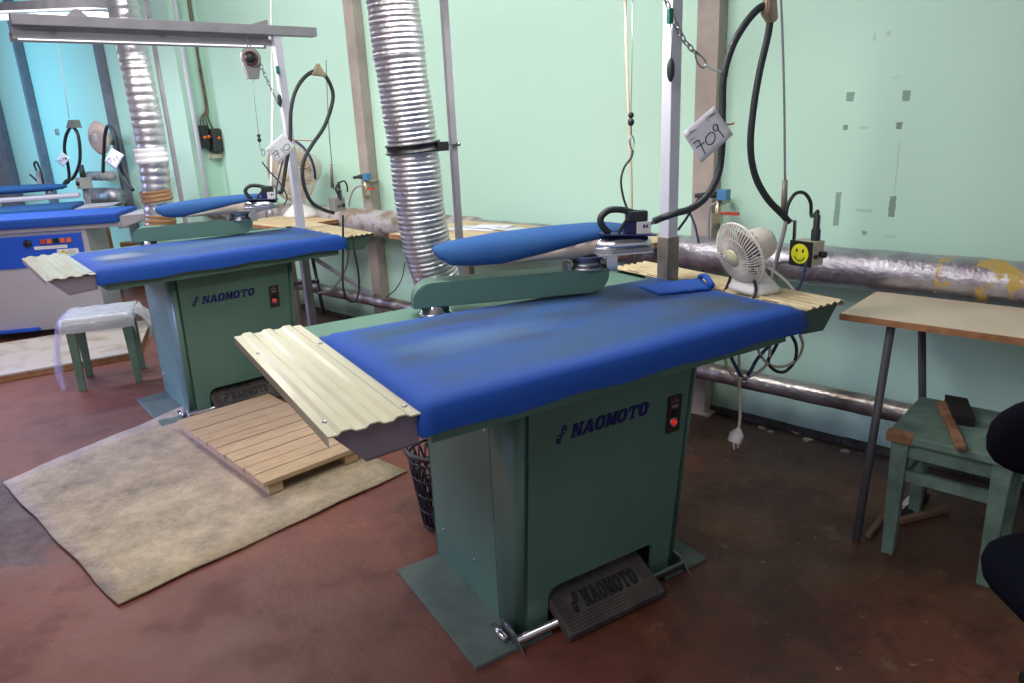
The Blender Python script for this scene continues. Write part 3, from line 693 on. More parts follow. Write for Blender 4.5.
sm709 = sc([[(145, 400), (165, 385), (180, 350), (190, 365), (210, 340), (228, 342)], [(170, 370), (215, 338)], [(168, 440), (180, 432), (175, 415), (195, 425), (205, 400), (215, 415)],
            [(300, 240), (385, 185)], [(305, 255), (395, 195)], [(310, 268), (330, 255)], [(330, 232), (380, 200)]], 670, 90, 8.533)
paper_tag(M1, A1, B1, [(713.9, 106), (733.3, 134.5), (701.4, 162.8), (682.2, 133)], num709, 'white square paper tag numbered 709 on the hose', .03, .0015, sm709)
A2, B2 = (1.00, .37), (1.36, .40)
num710 = sc([[(287, 235), (318, 205), (325, 225), (340, 262)], [(300, 245), (335, 225)], [(345, 195), (375, 225)], [(388, 165), (365, 185), (372, 205), (395, 203), (408, 185), (400, 165), (385, 165)]], 230, 120, 6.827)
paper_tag(M2, A2, B2, [(282.5, 133.5), (296, 147), (278.5, 163), (265, 149)], num710, 'white square paper tag numbered 710 on the hose', .03, .0017, sc([[(270, 205), (300, 182)], [(280, 215), (300, 200)]], 230, 120, 6.827))

# ------------------------------------------------------------------ hoses and their supports
GL1 = M1.inverted() @ AF1 @ Vector((IR+.245*.77, IB, IZ+.105*.77)); GL2 = M2.inverted() @ AF2 @ Vector((IR+.03+.245*.77, IB, IZ+.105*.77))
print('gland', GL1, GL2)
def hose(F, A, B, px, r, label, name='steam_hose', m=BLACKR, cat='hose', start=None, end=None, group=None):
    P = [atv(F, x, y, A, B) for x, y in px]
    if start: P = [Vector(q) for q in start]+P
    if end: P = P+[Vector(q) for q in end]
    T = MB(); T.tube(P, r, 10, 8)
    return solo(name, label, cat, F, P[0], T, m, group)
hose(M1, A1, B1, [(676, 213), (690, 209), (706, 197), (718, 175), (722, 148), (722.5, 110), (724, 75), (733, 45), (748, 20), (763, 6), (770, 14), (768, 35), (760, 70), (754, 105), (750.5, 145), (755, 175), (767, 198), (782, 214), (789, 222)], .0105,
     'thick black steam hose looping up from the iron beside tag 709', start=[GL1, GL1+Vector((.03, 0, .006))])
hose(M2, A2, B2, [(282, 190), (286, 165), (290, 140), (291, 110), (296, 90), (306, 76), (318, 71), (328, 80), (333, 98), (325, 125), (312, 145), (304, 160), (303, 180), (310, 200), (322, 209), (334, 213)], .0105,
     'black steam hose looping over a leather cone in front of the large fan', start=[GL2])
# purple-blue thin lead lying along that hose
hose(M2, A2, B2, [(276, 203), (277, 185), (283, 160)], .005, 'short blue lead rising from the iron at the large fan', 'blue_lead', CABB, 'cable')

def support(F, A, B, rod_px, sleeve_px, cone_px, bracket_px, label):
    T = Thing('hose_support', label, 'hose support', F, atv(F, *rod_px[-1], A, B), 'sprung rods that carry the hoses')
    T.part('spring_rod', MB().tube([atv(F, x, y, A, B, -.02) for x, y in rod_px], .0035, 8), STEEL)
    m = MB(); P = smooth([atv(F, x, y, A, B, -.02) for x, y in sleeve_px], 24)
    m.sweep(P, [.0085+.0015*math.sin(i*1.9) for i in range(len(P))], 10); T.part('spring_sleeve', m, POSTLOW)
    m = MB(); q = [atv(F, x, y, A, B, .006) for x, y in cone_px]; n = (q[1]-q[0]).cross(q[2]-q[0]).normalized()*.016
    m.prism([p-n for p in q], n*2); bmesh.ops.bevel(m.bm, geom=m.bm.edges[:], offset=.004, segments=2, affect='EDGES'); T.part('leather_sling', m, LEATHER)
    T.part('bracket', MB().sweep([atv(F, x, y, A, B, -.02) for x, y in bracket_px], .0055, 8), STEEL)
    return T
support(M1, A1, B1, [(779, -10), (781, 0), (784, 90), (785, 185)], [(785, 180), (783.5, 216)], [(766, -6), (774, -4), (775.5, 20), (770, 24), (763, 14)], [(783, 214), (787, 221), (795, 221), (794, 240)], 'sprung steel rod with leather sling above the smiley control box')
support(M2, A2, B2, [(326, 60), (327, 90), (329, 130), (332, 165)], [(331, 164), (332.5, 188)], [(317.5, 63), (326, 77), (311, 75)], [(332.5, 186), (334, 189), (341, 190), (341, 200)], 'sprung steel rod with leather cone beside the large fan')

def control_box(F, c, smiley, label):
    T = Thing('steam_control_box', label, 'control box', F, c, 'small boxes on the hose supports')
    x, y, z = c
    hb_ = T.part('housing', MB().box((x, y, z), (x+.060, y+.075, z+.076), bevel=.003), mat('box_cream', C(196, 186, 168), .5) if smiley else mat('box_grey', C(150, 146, 144), .5))
    T.part('side_cover', MB().box((x-.006, y-.001, z-.001), (x+.002, y+.076, z+.077), bevel=.001), BLACKP if smiley else mat('box_grey', C(150, 146, 144), .5))
    kn = MB(); kn.rod((x+.042, y, z+.035), (x+.042, y-.018, z+.035), .010); T.part('knob', kn, BLACKP)
    kn = MB(); kn.rod((x+.015, y, z+.03), (x+.015, y-.008, z+.03), .006); T.part('button', kn, BLACKP)
    pl = MB(); pl.lathe([(.014, 0), (.014, .03), (.010, .04), (.010, .075), (.006, .08), (.006, .09)], (x+.04, y+.02, z+.076), n=16); T.part('cable_plug', pl, BLACKR)
    if smiley:
        n = 28; f = MB(); cy, cz, r = y+.0375, z+.038, .031
        f.prism([(x-.0062, cy+r*math.cos(2*PI*k/n), cz+r*math.sin(2*PI*k/n)) for k in range(n)], (-.0008, 0, 0)); s = T.part('smiley_sticker', f, YELLOW, None, 'round yellow smiling face sticker')
        e = MB()
        for dy in (.011, -.011): e.prism([(x-.0071, cy+dy+.0035*math.cos(2*PI*k/12), cz+.010+.006*math.sin(2*PI*k/12)) for k in range(12)], (-.0006, 0, 0))
        e.tube([(x-.0074, cy+.018*math.cos(a), cz-.004+.017*math.sin(a)) for a in [PI*1.08+k*PI*.84/8 for k in range(9)]], .0016, 6, 3)
        T.part('smiley_face', e, INK, s)
    return T
pb = at(M1, 790, 264, 0, 1.385)
control_box(M1, (1.385, pb.y-.075, pb.z), True, 'small black control box with yellow smiley sticker')
pb2 = at(M2, 331, 211, 0, 1.33)
control_box(M2, (1.33, pb2.y-.075, pb2.z), False, 'small grey control box below the leather cone')
hose(M1, A1, B1, [(789, 222), (786, 218), (788, 205), (795, 194), (804, 193), (810.5, 202), (811.5, 216)], .0055, 'thin black lead arching onto the smiley control box', 'control_lead', BLACKR, 'cable', end=[(1.425, pb.y-.055, pb.z+.165)])
hose(M1, A1, B1, [(786, 221), (783, 235), (777, 258), (771, 285), (770, 296)], .007, 'grey hose dropping from the sprung rod to the slatted shelf', 'drain_hose', CABG)
hose(M1, A1, B1, [(790, 262), (780, 263), (778, 270), (777, 292)], .005, 'bent steel rod carrying the smiley control box', 'box_stand', STEEL, 'bracket')
hose(M1, (1.36, .16), (1.5, .05), [(806, 262), (803, 278), (797, 291)], .0045, 'dark blue lead hanging below the smiley control box', 'control_lead', CABB, 'cable')
hose(M2, A2, B2, [(341, 200), (336, 190), (338, 184), (344, 181), (347, 186), (347.5, 192)], .005, 'thin black lead curled above the small grey control box', 'control_lead', BLACKR, 'cable')
# loops hanging below the ends of the two tables
hose(M2, (1.05, .0), (1.25, .02), [(343, 215), (343, 250), (343, 285), (347, 299), (355, 301), (359, 290), (358, 270), (354, 250), (352, 235)], .006, 'black cable loop hanging below the pallet-side ironing table', 'hanging_cable', BLACKR, 'cable')
hose(M2, (1.05, .25), (1.25, .27), [(349, 245), (347, 265), (340, 280), (330, 290), (318, 293)], .006, 'grey cable sweeping down below the ironing table with pallet', 'hanging_cable', CABG, 'cable')
for lab, px, r, m in (('cream cable coil hanging nearest the wall under the front table', [(800, 335), (803, 345), (798, 358), (785, 366), (770, 365), (760, 354), (757, 342)], .0045, CABW),
                ('dark cable coil hanging under the front table end', [(790, 333), (796, 345), (795, 360), (786, 371), (776, 371), (768, 362), (774, 350), (780, 338)], .005, BLACKR),
                ('cream cable loop hanging under the front table near its cabinet', [(726, 350), (726, 362), (731, 373), (741, 378), (757, 373), (768, 362), (770, 345), (768, 338)], .0045, CABW),
                ('navy cable drooping under the front table end', [(728, 350), (735, 365), (744, 379), (750, 372), (758, 358), (773, 342)], .005, CABB)):
    hose(M1, (1.1, .10), (1.3, .12), px, r, lab, 'hanging_cable', m, 'cable')
T = Thing('power_cord', 'cream power cord with plug hanging under the front table', 'power cord', M1, atv(M1, 739, 345, (1.0, .10), (1.3, .12)))
T.part('cable', MB().tube([atv(M1, x, y, (1.0, .10), (1.3, .12)) for x, y in ((739, 340), (739, 365), (739.5, 395), (740, 415), (738.5, 430))], .0045, 8), CABW)
pp = [atv(M1, x, y, (1.0, .10), (1.3, .12)) for x, y in ((738.5, 428), (737, 434), (733.5, 443))]
T.part('plug', MB().sweep(smooth(pp, 4), [.006, .008, .012, .016, .02, .02, .02, .02, .018], 12).rod(pp[2], pp[2]+Vector((0, -.004, -.02)), .0025).rod(pp[2]+Vector((.016, 0, 0)), pp[2]+Vector((.016, -.004, -.02)), .0025), WHITEP)

# ------------------------------------------------------------------ fans
def desk_fan(F, base, zc, r, face, label, strap, rim, bs=1, fwd=0, tilt=0):
    """face: direction (deg, frame F) the grille looks"""
    T = Thing('desk_fan', label, 'fan', F, base, 'round desk fans')
    bx, by, bz = base; d = Vector((math.cos(math.radians(face)), math.sin(math.radians(face)), 0)); s = Vector((-d.y, d.x, 0)); up = Vector((0, 0, 1))
    c = Vector((bx, by, zc))+d*fwd
    m = MB(); rings = []
    for z, k, ky in ((0, 1, 1), (.012, 1, 1), (.028, .84, .80), (.05, .5, .5), (.075, .26, .34)):
        rings.append([Vector((bx, by, bz+z*bs)) + s*(.075*k*bs*math.copysign(abs(math.cos(a))**.6, math.cos(a))) + d*(.058*ky*bs*math.copysign(abs(math.sin(a))**.6, math.sin(a))-.008) for a in [2*PI*q/24 for q in range(24)]])
    m.loft(rings); T.part('base', m, WHITEP)
    hd = d.copy(); d = (d-up*math.tan(tilt)).normalized(); up = d.cross(s)
    m = MB(); m.rod(Vector((bx, by, bz+.06*bs))-hd*.01, c-d*.04*r/.1-up*.03*r/.1, .018*bs); T.part('neck', m, BLACKP if strap else WHITEP)
    k = r/.1
    m = MB(); m.lathe([(.03*k, .0), (.052*k, -.004*k), (.056*k, -.03*k), (.05*k, -.075*k), (.035*k, -.095*k), (0, -.1*k)], c-d*.02*k, d, 24); T.part('motor_housing', m, FANW)
    g = MB(); R = Vector
    ring = lambda rad, off, w: g.sweep([c+d*off+(s*math.cos(a)+up*math.sin(a))*rad for a in [2*PI*q/40 for q in range(40)]], w, 8, closed=True)
    ring(r, 0, .0048*k)
    ring(r*.62, .026*k, .0014*k)
    for q in range(54):
        a = 2*PI*q/54; P = []
        for tt in range(6):
            f_ = tt/5; rad = r*(.24+.76*f_); aa = a+.35*f_; off = .03*k*math.sqrt(max(0, 1-f_**2.2))
            P.append(c+d*off+(s*math.cos(aa)+up*math.sin(aa))*rad)
        g.sweep(P, .0016*k, 5)
        Q = [c-d*(.028*k*math.sqrt(max(0, 1-f_**2.2)))+(s*math.cos(a)+up*math.sin(a))*r*(.5+.5*f_) for f_ in (0, .4, .75, 1)]
        if q % 2 == 0: g.sweep(Q, .0014*k, 4)
    T.part('grille', g, rim or FANW)
    if rim: T.part('rim_band', MB().sweep([c+d*.004+(s*math.cos(a)+up*math.sin(a))*(r+.008) for a in [-.25+1.6*q/24 for q in range(25)]], .009, 8), NAVY, None, 'dark blue band on the rim')
    m = MB(); m.lathe([(.026*k, -.004*k), (.028*k, .002*k), (.024*k, .007*k), (0, .008*k)], c+d*.03*k, d, 24); T.part('grille_badge', m, mat('badge_cream', C(206, 198, 160), .5))
    b = MB()
    for q in range(3):
        rows = []
        for i in range(7):
            f_ = i/6; rad = r*(.16+.70*f_); rows.append([c+d*((j-.5)*.032*k*(1-.3*f_))+(s*math.cos(a)+up*math.sin(a))*rad for j, a in [(jj/5, 2*PI*q/3+(jj/5)*1.35*(.6+.4*f_)) for jj in range(6)]])
        b.grid(rows, True, d*.0015)
    b.lathe([(.022*k, -.018*k), (.022*k, .012*k), (0, .016*k)], c, d, 18)
    T.part('blades', b, mat('blade_grey', C(128, 122, 122), .4) if not rim else mat('blade_tan', C(200, 182, 164), .4))
    if strap:
        m = MB(); e = Vector((bx, by, bz))
        for q in (-1, 1):
            m.sweep(smooth([e+s*.035*q*.2+d*.01+Vector((0,0,1))*.088, e+s*.045*q+d*.018+up*.06, e+s*.06*q+d*.03+up*.03, e+s*.064*q+d*.05+up*.006], 4), .005, 6)
        m.sweep(smooth([c+s*.055-up*.055-d*.0, e+d*.02+up*.082, c-s*.05-up*.05-d*.02], 5), .007, 6)
        T.part('rubber_strap', m, BLACKP)
    return T
fb = at(M1, 746, 289, 2, .832)
desk_fan(M1, (1.228, .24, .8315), .950, .098, 172, 'small cream desk fan strapped on the shelf beside the smiley box', True, None, 1, .052, .30)
f2 = at(WF, 301, 217, 2, .80)
desk_fan(WF, (f2.x, f2.y, .8005), at(WF, 292, 171, 0, f2.x).z, .205, 106, 'large cream round fan on the wooden table behind tag 710', False, mat('fan_wire', C(204, 188, 172), .5), 1.6, .04, .05)
hose(M1, (1.3, .2), (1.45, .05), [(766, 266), (775, 272), (786, 281), (794, 291)], .004, 'white cord of the small strapped fan', 'fan_cord', WHITEP, 'cable')

# ------------------------------------------------------------------ ducts, posts, cables from above
def duct(F, V, px, rad, label, ext, pit):
    T = Thing('flexible_duct', label, 'duct', F, at(F, *px[-1], 1, V), 'foil ducts behind the ironing tables')
    P = [at(F, x, y, 1, V) for x, y in px]; top = P[0]+(P[0]-P[1]).normalized()*ext
    pts = smooth([top]+P, 8); L = [0]
    for i in range(1, len(pts)): L.append(L[-1]+(pts[i]-pts[i-1]).length)
    n = int(L[-1]/(pit/5)); out = []; rr = []; j = 0
    for i in range(n+1):
        d = L[-1]*i/n
        while j < len(L)-2 and L[j+1] < d: j += 1
        f_ = (d-L[j])/max(1e-6, L[j+1]-L[j]); out.append(pts[j].lerp(pts[j+1], f_)); rr.append(rad+.0022*(-1.6, .2, 1, 1, .2)[i % 5]*(.7+.3*math.sin(i*.37))+.0012*math.sin(i*.09))
    T.part('foil_tube', MB().sweep(out, rr, 30, cap=False), FOIL)
    return T, P
D1, P1 = duct(M1, .95, [(393, 5), (400, 60), (413.5, 150), (420, 205), (427, 245), (437, 280), (452, 318)], .078, 'foil duct held by a black clamp behind the front ironing table', 1.4, .015)
c0 = at(M1, 413, 147.5, 1, .95); d0 = (at(M1, 408, 120, 1, .95)-at(M1, 417, 180, 1, .95)).normalized()
cl = MB(); cl.lathe([(.080, -.014), (.088, -.014), (.088, -.009), (.083, -.007), (.083, .007), (.088, .009), (.088, .014), (.080, .014)], c0, d0, 36)
D1.part('clamp_band', cl, BLACKP)
pT = at(M1, 459, 143, 1, 1.06)
D1.part('clamp_rod', MB().rod(c0+Vector((.075, .015, 0)), Vector((pT.x, pT.y, c0.z)), .0035), STEEL)
D1.part('clamp_joint', MB().box(tuple(c0+Vector((.05, -.075, -.014))), tuple(c0+Vector((.09, -.045, .014))), bevel=.002), BLACKP)
D1.part('rod_nut', MB().ball(Vector((pT.x-.012, pT.y-.02, c0.z)), .008), STEEL)
D2, P2 = duct(M2, .95, [(131, 43), (141, 90), (149, 130), (154, 165), (158, 200), (161, 235)], .076, 'foil duct patched with brown tape behind the second table', 1.5, .042)
for (a, b, lo, m, nm, lab) in (((150, 148), (153, 163), .0835, PAPER2, 'white_wrap', 'crumpled white wrapping'), ((155, 190), (158, 201), .082, BROWNT, 'tape_band', 'brown tape'), ((160, 215), (161, 227), .082, BROWNT, 'tape_band', 'brown tape')):
    A, B = at(M2, *a, 1, .95), at(M2, *b, 1, .95); pts = [A.lerp(B, i/8) for i in range(9)]
    D2.part(nm, MB().sweep(pts, [lo+.003*math.sin(i*2.1) for i in range(9)], 30, cap=False), m, None, lab)
for F, lab in ((M1, 'thin grey steel post the black duct clamp is fixed to'), (M2, 'thin grey steel post beside the brown-taped duct')):
    pz = Vector((.652 if F is M1 else .665, 1.06, 0))
    t_ = Thing('duct_post', lab, 'post', F, pz, 'thin posts beside the ducts')
    t_.part('tube', MB().box((pz.x-.011, pz.y-.011, .004), (pz.x+.011, pz.y+.011, HT-.004), bevel=.002), GREYP); t_.part('foot_plate', MB().box((pz.x-.05, pz.y-.05, 0), (pz.x+.05, pz.y+.05, .006)), GREYP)
# power cables from the ceiling
hose(M1, (1.1, .74), (1.2, .74), [(625, -5), (626, 40), (628.5, 110), (631, 180), (631.5, 230)], .0055, 'beige cable hanging straight down behind the iron at tag 709', 'ceiling_cable', CABW, 'cable')
hose(M2, (1.0, .85), (1.2, .85), [(271, -5), (272, 60), (272.5, 120), (271, 180), (270, 215)], .007, 'white cable hanging straight down in front of the large fan', 'ceiling_cable', WHITEP, 'cable')
# spring balancers
def balancer(F, u, v, z, top, label, wire, stop):
    T = Thing('spring_balancer', label, 'tool balancer', F, (u, v, z), 'balancers hung from the overhead beams')
    m = MB(); m.lathe([(0, -.026), (.04, -.026), (.052, -.016), (.052, .016), (.04, .026), (0, .026)], (u, v, z), (-.37, -.93, 0), 24)
    m.hexa([(u-.03, v-.018, z-.105), (u+.025, v-.018, z-.105), (u+.025, v+.018, z-.105), (u-.03, v+.018, z-.105), (u-.048, v-.018, z-.02), (u+.048, v-.018, z-.02), (u+.048, v+.018, z-.02), (u-.048, v+.018, z-.02)], bevel=.004)
    T.part('housing', m, STEEL if 0 else mat('balancer_grey', C(136, 134, 138), .4))
    T.part('drum_cover', MB().lathe([(.028, 0), (.028, .008), (.012, .014), (0, .014)], (u-.009, v-.022, z), (-.37, -.93, 0), 20), mat('balancer_dark', C(26, 24, 27), .5))
    T.part('drum_ring', MB().lathe([(.038, 0), (.038, .005), (.028, .006)], (u-.0085, v-.0215, z-.004), (-.37, -.93, 0), 20), mat('balancer_red', C(96, 50, 48), .5), None, 'dark red ring')
    T.part('hook', MB().tube([(u, v, z+.05), (u+.012, v, z+.056), (u, v, z+.064), (u-.01, v, z+.055)], .003, 6).sweep([(u, v, z+.062), (u-.002, v, top)], .003, 6), STEEL)
    P = [atv(F, x, y, (u-.1, v), (u+.1, v)) for x, y in wire]
    T.part('wire', MB().sweep([(u, v, z-.104)]+P, .0016, 6), STEEL)
    q = atv(F, *stop, (u-.1, v), (u+.1, v)); T.part('wire_stop', MB().ball(q+Vector((0, 0, .012)), .010, 8).ball(q-Vector((0, 0, .010)), (.011, .011, .013), 8), BLACKP)
    return T
b2 = at(M2, 250.5, 58, 1, .518)
balancer(M2, b2.x, .518, b2.z, 1.856, 'grey spring balancer with dark drum hanging from the beam beside the post', [(253, 85), (258, 130), (260, 148), (263, 152)], (259, 138))
b1 = at(M1, 632.5, -12, 1, .68)
balancer(M1, b1.x, .68, at(M1, 632.5, 1, 1, .68).z+.135, b1.z+.2, 'spring balancer at the top edge above the iron at tag 709', [(632, 60), (631, 112), (631.5, 135)], (631, 119))
# hook and short cable between balancer and iron
for F, V, px, lab in ((M1, .68, [(631.5, 135), (633, 150), (631, 158), (624, 168), (621, 182), (624, 200), (629, 212)], 'thin dark cable curving from balancer hook to iron at tag 709'), (M2, .56, [(262, 148), (262, 162), (270, 172), (280, 183), (287, 197), (284, 205)], 'thin dark cable from balancer to iron in front of large fan')):
    T = Thing('iron_cable', lab, 'cable', F, at(F, *px[-1], 1, V))
    P = [at(F, x, y, 1, V) for x, y in px]
    T.part('cable', MB().tube(P[1:], .0038, 8), BLACKR); 
    T.part('snap_hook', MB().sweep(smooth([P[0], P[0]+Vector((.012, 0, -.02)), P[0]+Vector((.002, 0, -.045)), P[0]+Vector((-.009, 0, -.02)), P[0]], 4), .0022, 6), STEEL)
# chains
def chain(F, V, px, hook, weight, label):
    P = smooth([at(F, x, y, 1, V) for x, y in px], 10); T = Thing('chain', label, 'chain', F, P[0], 'safety chains from the posts')
    L = [0]
    for i in range(1, len(P)): L.append(L[-1]+(P[i]-P[i-1]).length)
    n = int(L[-1]/.021); m = MB(); j = 0
    for k in range(n):
        d = L[-1]*(k+.5)/n
        while j < len(L)-2 and L[j+1] < d: j += 1
        c = P[j].lerp(P[j+1], (d-L[j])/max(1e-6, L[j+1]-L[j])); t = (P[j+1]-P[j]).normalized(); s = t.cross(Vector((0, 1, 0))).normalized(); w = t.cross(s)
        if k % 2: s = w
        m.sweep([c+t*(.0145*math.cos(a))+s*(.0075*math.sin(a)) for a in [2*PI*q/12 for q in range(12)]], .0022, 6, closed=True)
    T.part('links', m, STEEL)
    H = [at(F, x, y, 1, V) for x, y in hook]; T.part('carabiner', MB().sweep(smooth(H, 4), .0028, 6, closed=False), STEEL)
    W = [at(F, x, y, 1, V-.02) for x, y in weight]
    T.part('key_wire', MB().sweep(W, .0016, 6), STEEL)
    T.part('toggle', MB().ball(W[-1]-Vector((0, 0, .028)), (.012, .012, .034), 10), BLACKR, None, 'black pull toggle'); T.part('tag_clip', MB().box(tuple(W[0]+Vector((-.008, -.006, -.01))), tuple(W[0]+Vector((.008, .006, .03)))), GTEAL, None, 'green plastic clip')
    return T
chain(M1, .48, [(664, -6), (672, 15), (684, 40), (697, 54)], [(695, 52), (697, 62), (703, 68), (706, 63), (701, 56), (695, 52)], [(670, 20), (672, 40), (671, 60)], 'steel chain hanging beside the upright post near tag 709')
chain(M2, .50, [(250, 50), (257, 57), (265, 75), (275, 97)], [(275, 97), (278, 104), (283, 106), (282, 100), (275, 97)], [(278, 72), (279, 84), (279, 95)], 'steel chain hanging from beam of the pallet-side table')
hose(M1, A1, B1, [(705, 65), (714, 70), (724, 73), (728, 76)], .003, 'clear plastic tie joining chain and hose above tag 709', 'cable_tie', mat('clear_tie', C(214, 226, 220), .3), 'cable tie')
hose(M1, A1, B1, [(722, 122), (727, 124.5), (734, 123.5)], .0025, 'short orange string at the big hose of the front table', 'tag_string', REDP, 'string')
hose(M2, A2, B2, [(288, 140), (300, 140.5), (313, 141)], .0022, 'thin orange string stretched beside the large fan', 'tag_string', REDP, 'string')

# ------------------------------------------------------------------ along the wall: columns, pipes, tables
def column(s, n, w, lab, m=COLB, top=HT-.004, d=None):
    d = d or w; T = Thing('steel_column', lab, 'column', WF, (s, n, 0), 'steel columns along the wall')
    b = MB(); b.box((s-w/2, n, .006), (s+w/2, n+d, top), bevel=.004); T.part('shaft', b, m)
    T.part('foot_plate', MB().box((s-w/2-.03, n, 0), (s+w/2+.03, n+d+.02, .008)), m)
    return T
column(2.41, .002, .10, 'beige steel column behind the second ironing table beside blue tap', d=.07)
column(-.045, .002, .10, 'beige steel column behind tag 709', d=.07)
DK = mat('column_grey', C(122, 124, 136), .6, c2=C(106, 108, 120), scale=7)  # blue-grey paint of the far columns
column(6.14, .23, .07, 'grey steel column with round fan fixed to it', DK)
column(8.6, .23, .085, 'grey steel column beyond the machine tagged 713', DK)
column(10.55, .23, .9, 'broad blue-grey column farthest along the wall', DK, d=.08)
def wall_pipe(name, lab, segs, z, n):
    T = Thing(name, lab, 'pipe', WF, (segs[0][0], n, z), 'heating pipes along the wall')
    for s0, s1, r, m, nm in segs:
        k = int(abs(s1-s0)/.012)+2; pts = [(s0+(s1-s0)*i/k, n, z) for i in range(k+1)]
        rr = [r*(1+.02*math.sin(i*.31)+(.02 if m is FLAKY else .006)*random.uniform(-1, 1)) for i in range(k+1)]
        T.part(nm, MB().sweep(pts, rr, 28), m)
    b = MB()
    for s in [segs[0][0]+.3+i*1.1 for i in range(6)]: b.box((s-.012, .002, z-segs[0][2]*.5), (s+.012, n, z-segs[0][2]*.3))
    T.part('wall_bracket', b, POSTLOW)
    return T
def torn_foil(m):      # yellow wool showing through tears in the wrap
    nt = m.node_tree; N = nt.nodes; L = nt.links; b = N['Principled BSDF']; src = b.inputs['Base Color'].links[0].from_socket
    tc = N.new('ShaderNodeTexCoord'); sp = N.new('ShaderNodeSeparateXYZ'); L.new(tc.outputs['Object'], sp.inputs[0])
    n = N.new('ShaderNodeTexNoise'); n.inputs['Scale'].default_value = 13; n.inputs['Detail'].default_value = 7; n.inputs['Roughness'].default_value = .65; L.new(tc.outputs['Object'], n.inputs['Vector'])
    r = N.new('ShaderNodeMapRange'); r.inputs['From Min'].default_value = .52; r.inputs['From Max'].default_value = .56; L.new(n.outputs['Fac'], r.inputs['Value'])
    c = N.new('ShaderNodeMath'); c.operation = 'COMPARE'; c.inputs[1].default_value = 1.40; c.inputs[2].default_value = .19; L.new(sp.outputs['X'], c.inputs[0])
    k = N.new('ShaderNodeMath'); k.operation = 'MULTIPLY'; L.new(r.outputs[0], k.inputs[0]); L.new(c.outputs[0], k.inputs[1])
    x = N.new('ShaderNodeMix'); x.data_type = 'RGBA'; x.inputs[7].default_value = C(196, 164, 84); L.new(k.outputs[0], x.inputs[0]); L.new(src, x.inputs[6]); L.new(x.outputs[2], b.inputs['Base Color'])
    y = N.new('ShaderNodeMath'); y.operation = 'MULTIPLY_ADD'; y.inputs[1].default_value = -.85; y.inputs[2].default_value = .85; L.new(k.outputs[0], y.inputs[0]); L.new(y.outputs[0], b.inputs['Metallic'])
torn_foil(FOILP)
wall_pipe('heating_pipe', 'thick foil-wrapped pipe along the wall at table height, torn yellow patches', [(-2.6, 1.3, .077, FOILP, 'foil_wrap'), (1.3, 4.55, .088, FLAKY, 'flaky_insulation')], .778, .15)
wall_pipe('heating_pipe', 'thinner bare metal pipe along the wall near the floor', [(-2.6, 4.55, .041, LOWP, 'pipe_run')], .25, .15)
# wood tables by the wall
def work_table(F, s0, s1, n0, n1, zt, lab, m, legm, group=None):
    T = Thing('work_table', lab, 'table', F, ((s0+s1)/2, (n0+n1)/2, 0), 'plain tables along the wall')
    T.part('tabletop', MB().box((s0, n0, zt-.024), (s1, n1, zt), bevel=.002), m)
    T.part('edge_band', MB().box((s0-.002, n1-.001, zt-.0235), (s1+.002, n1+.002, zt-.0015)).box((s0-.002, n0, zt-.0235), (s0+.0005, n1, zt-.0015)).box((s1-.0005, n0, zt-.0235), (s1+.002, n1, zt-.0015)), EDGE)
    for a in ((s0+.16 if s0 < 1 else s1-.25), s1-.06):
        for b in (.31, n1-.22): T.part('leg', MB().box((a-.02, b-.02, 0), (a+.02, b+.02, zt-.024)), legm)
    return T
work_table(WF, -.02, 1.27, .245, .78, .862, 'tan wooden table with papers between the two ironing tables', WOODT, COLB)
work_table(WF, 2.52, 3.14, .245, .66, .80, 'tan wooden table carrying the large fan', WOODT, COLB)
PB = [(445, 226), (466, 221), (498, 226), (470, 234)]
for i, (cx, cy, a, w, h, m, lab) in enumerate(((478, 228, .3, .24, .17, PAPER, 'large white paper sheet on the tan table'), (455, 229, .5, .18, .13, PAPER2, 'greyish paper sheet beside the duct on the tan table'), (508, 229, -.1, .18, .12, PAPER2, 'paper sheet nearest the iron on the tan table'), (492, 227, .15, .20, .14, PAPER, 'top white sheet of the papers on the tan table'))):
    g = at(WF, cx, cy, 2, .864); g.y = max(g.y, .35); z = .8625+.0012*i; rows = []
    R = Matrix.Rotation(a, 3, 'Z')
    for p in range(6): rows.append([Vector((g.x, g.y, z)) + R @ Vector((w*(q/6-.5), h*(p/5-.5), .0015+.0015*math.sin(p+q))) for q in range(7)])
    solo('paper_sheet', lab, 'paper', WF, (g.x, g.y, z), MB().grid(rows, True, (0, 0, -.0006)), m, 'papers on the tan table')

# taps and fittings beside the columns
def tap(F, px, py, n, lab, blue):
    c = at(F, px, py, 1, n); T = Thing('steam_tap', lab, 'tap', F, c, 'steam taps on the columns')
    x, y, z = c
    T.part('valve_body', MB().rod((x, y, z-.07), (x, y, z+.05), .013).rod((x, y-.10, z+.04), (x, y, z+.04), .011).box((x-.016, y-.016, z-.045), (x+.016, y+.016, z-.005)), BRASS)
    T.part('handle', MB().box((x-.10, y+.005, z-.008), (x-.04, y+.02, z+.004)).rod((x, y, z-.004), (x-.05, y+.012, z-.004), .005), REDP, None, 'red tap handle')
    T.part('solenoid', MB().box((x-.045, y-.02, z+.05), (x-.0, y+.02, z+.095), bevel=.004), BLUEP, None, 'blue solenoid block')
    T.part('hose_stub', MB().rod((x+.0, y, z+.072), (x+.05, y+.01, z+.072), .014).rod((x+.05, y+.01, z+.072), (x+.10, y+.015, z+.066), .010), BLACKR)
    return T
tap(WF, 366, 188, .12, 'tap with red handle and blue block on the column behind second table', True)
tap(WF, 718, 212, .12, 'tap with red handle and blue block behind the small strapped fan', True)
hose(WF, (0, .17), (-.3, .17), [(716, 203), (710, 208), (708.5, 225), (709, 250), (711, 275)], .006, 'white hose dropping behind the small strapped fan', 'water_hose', CABG)
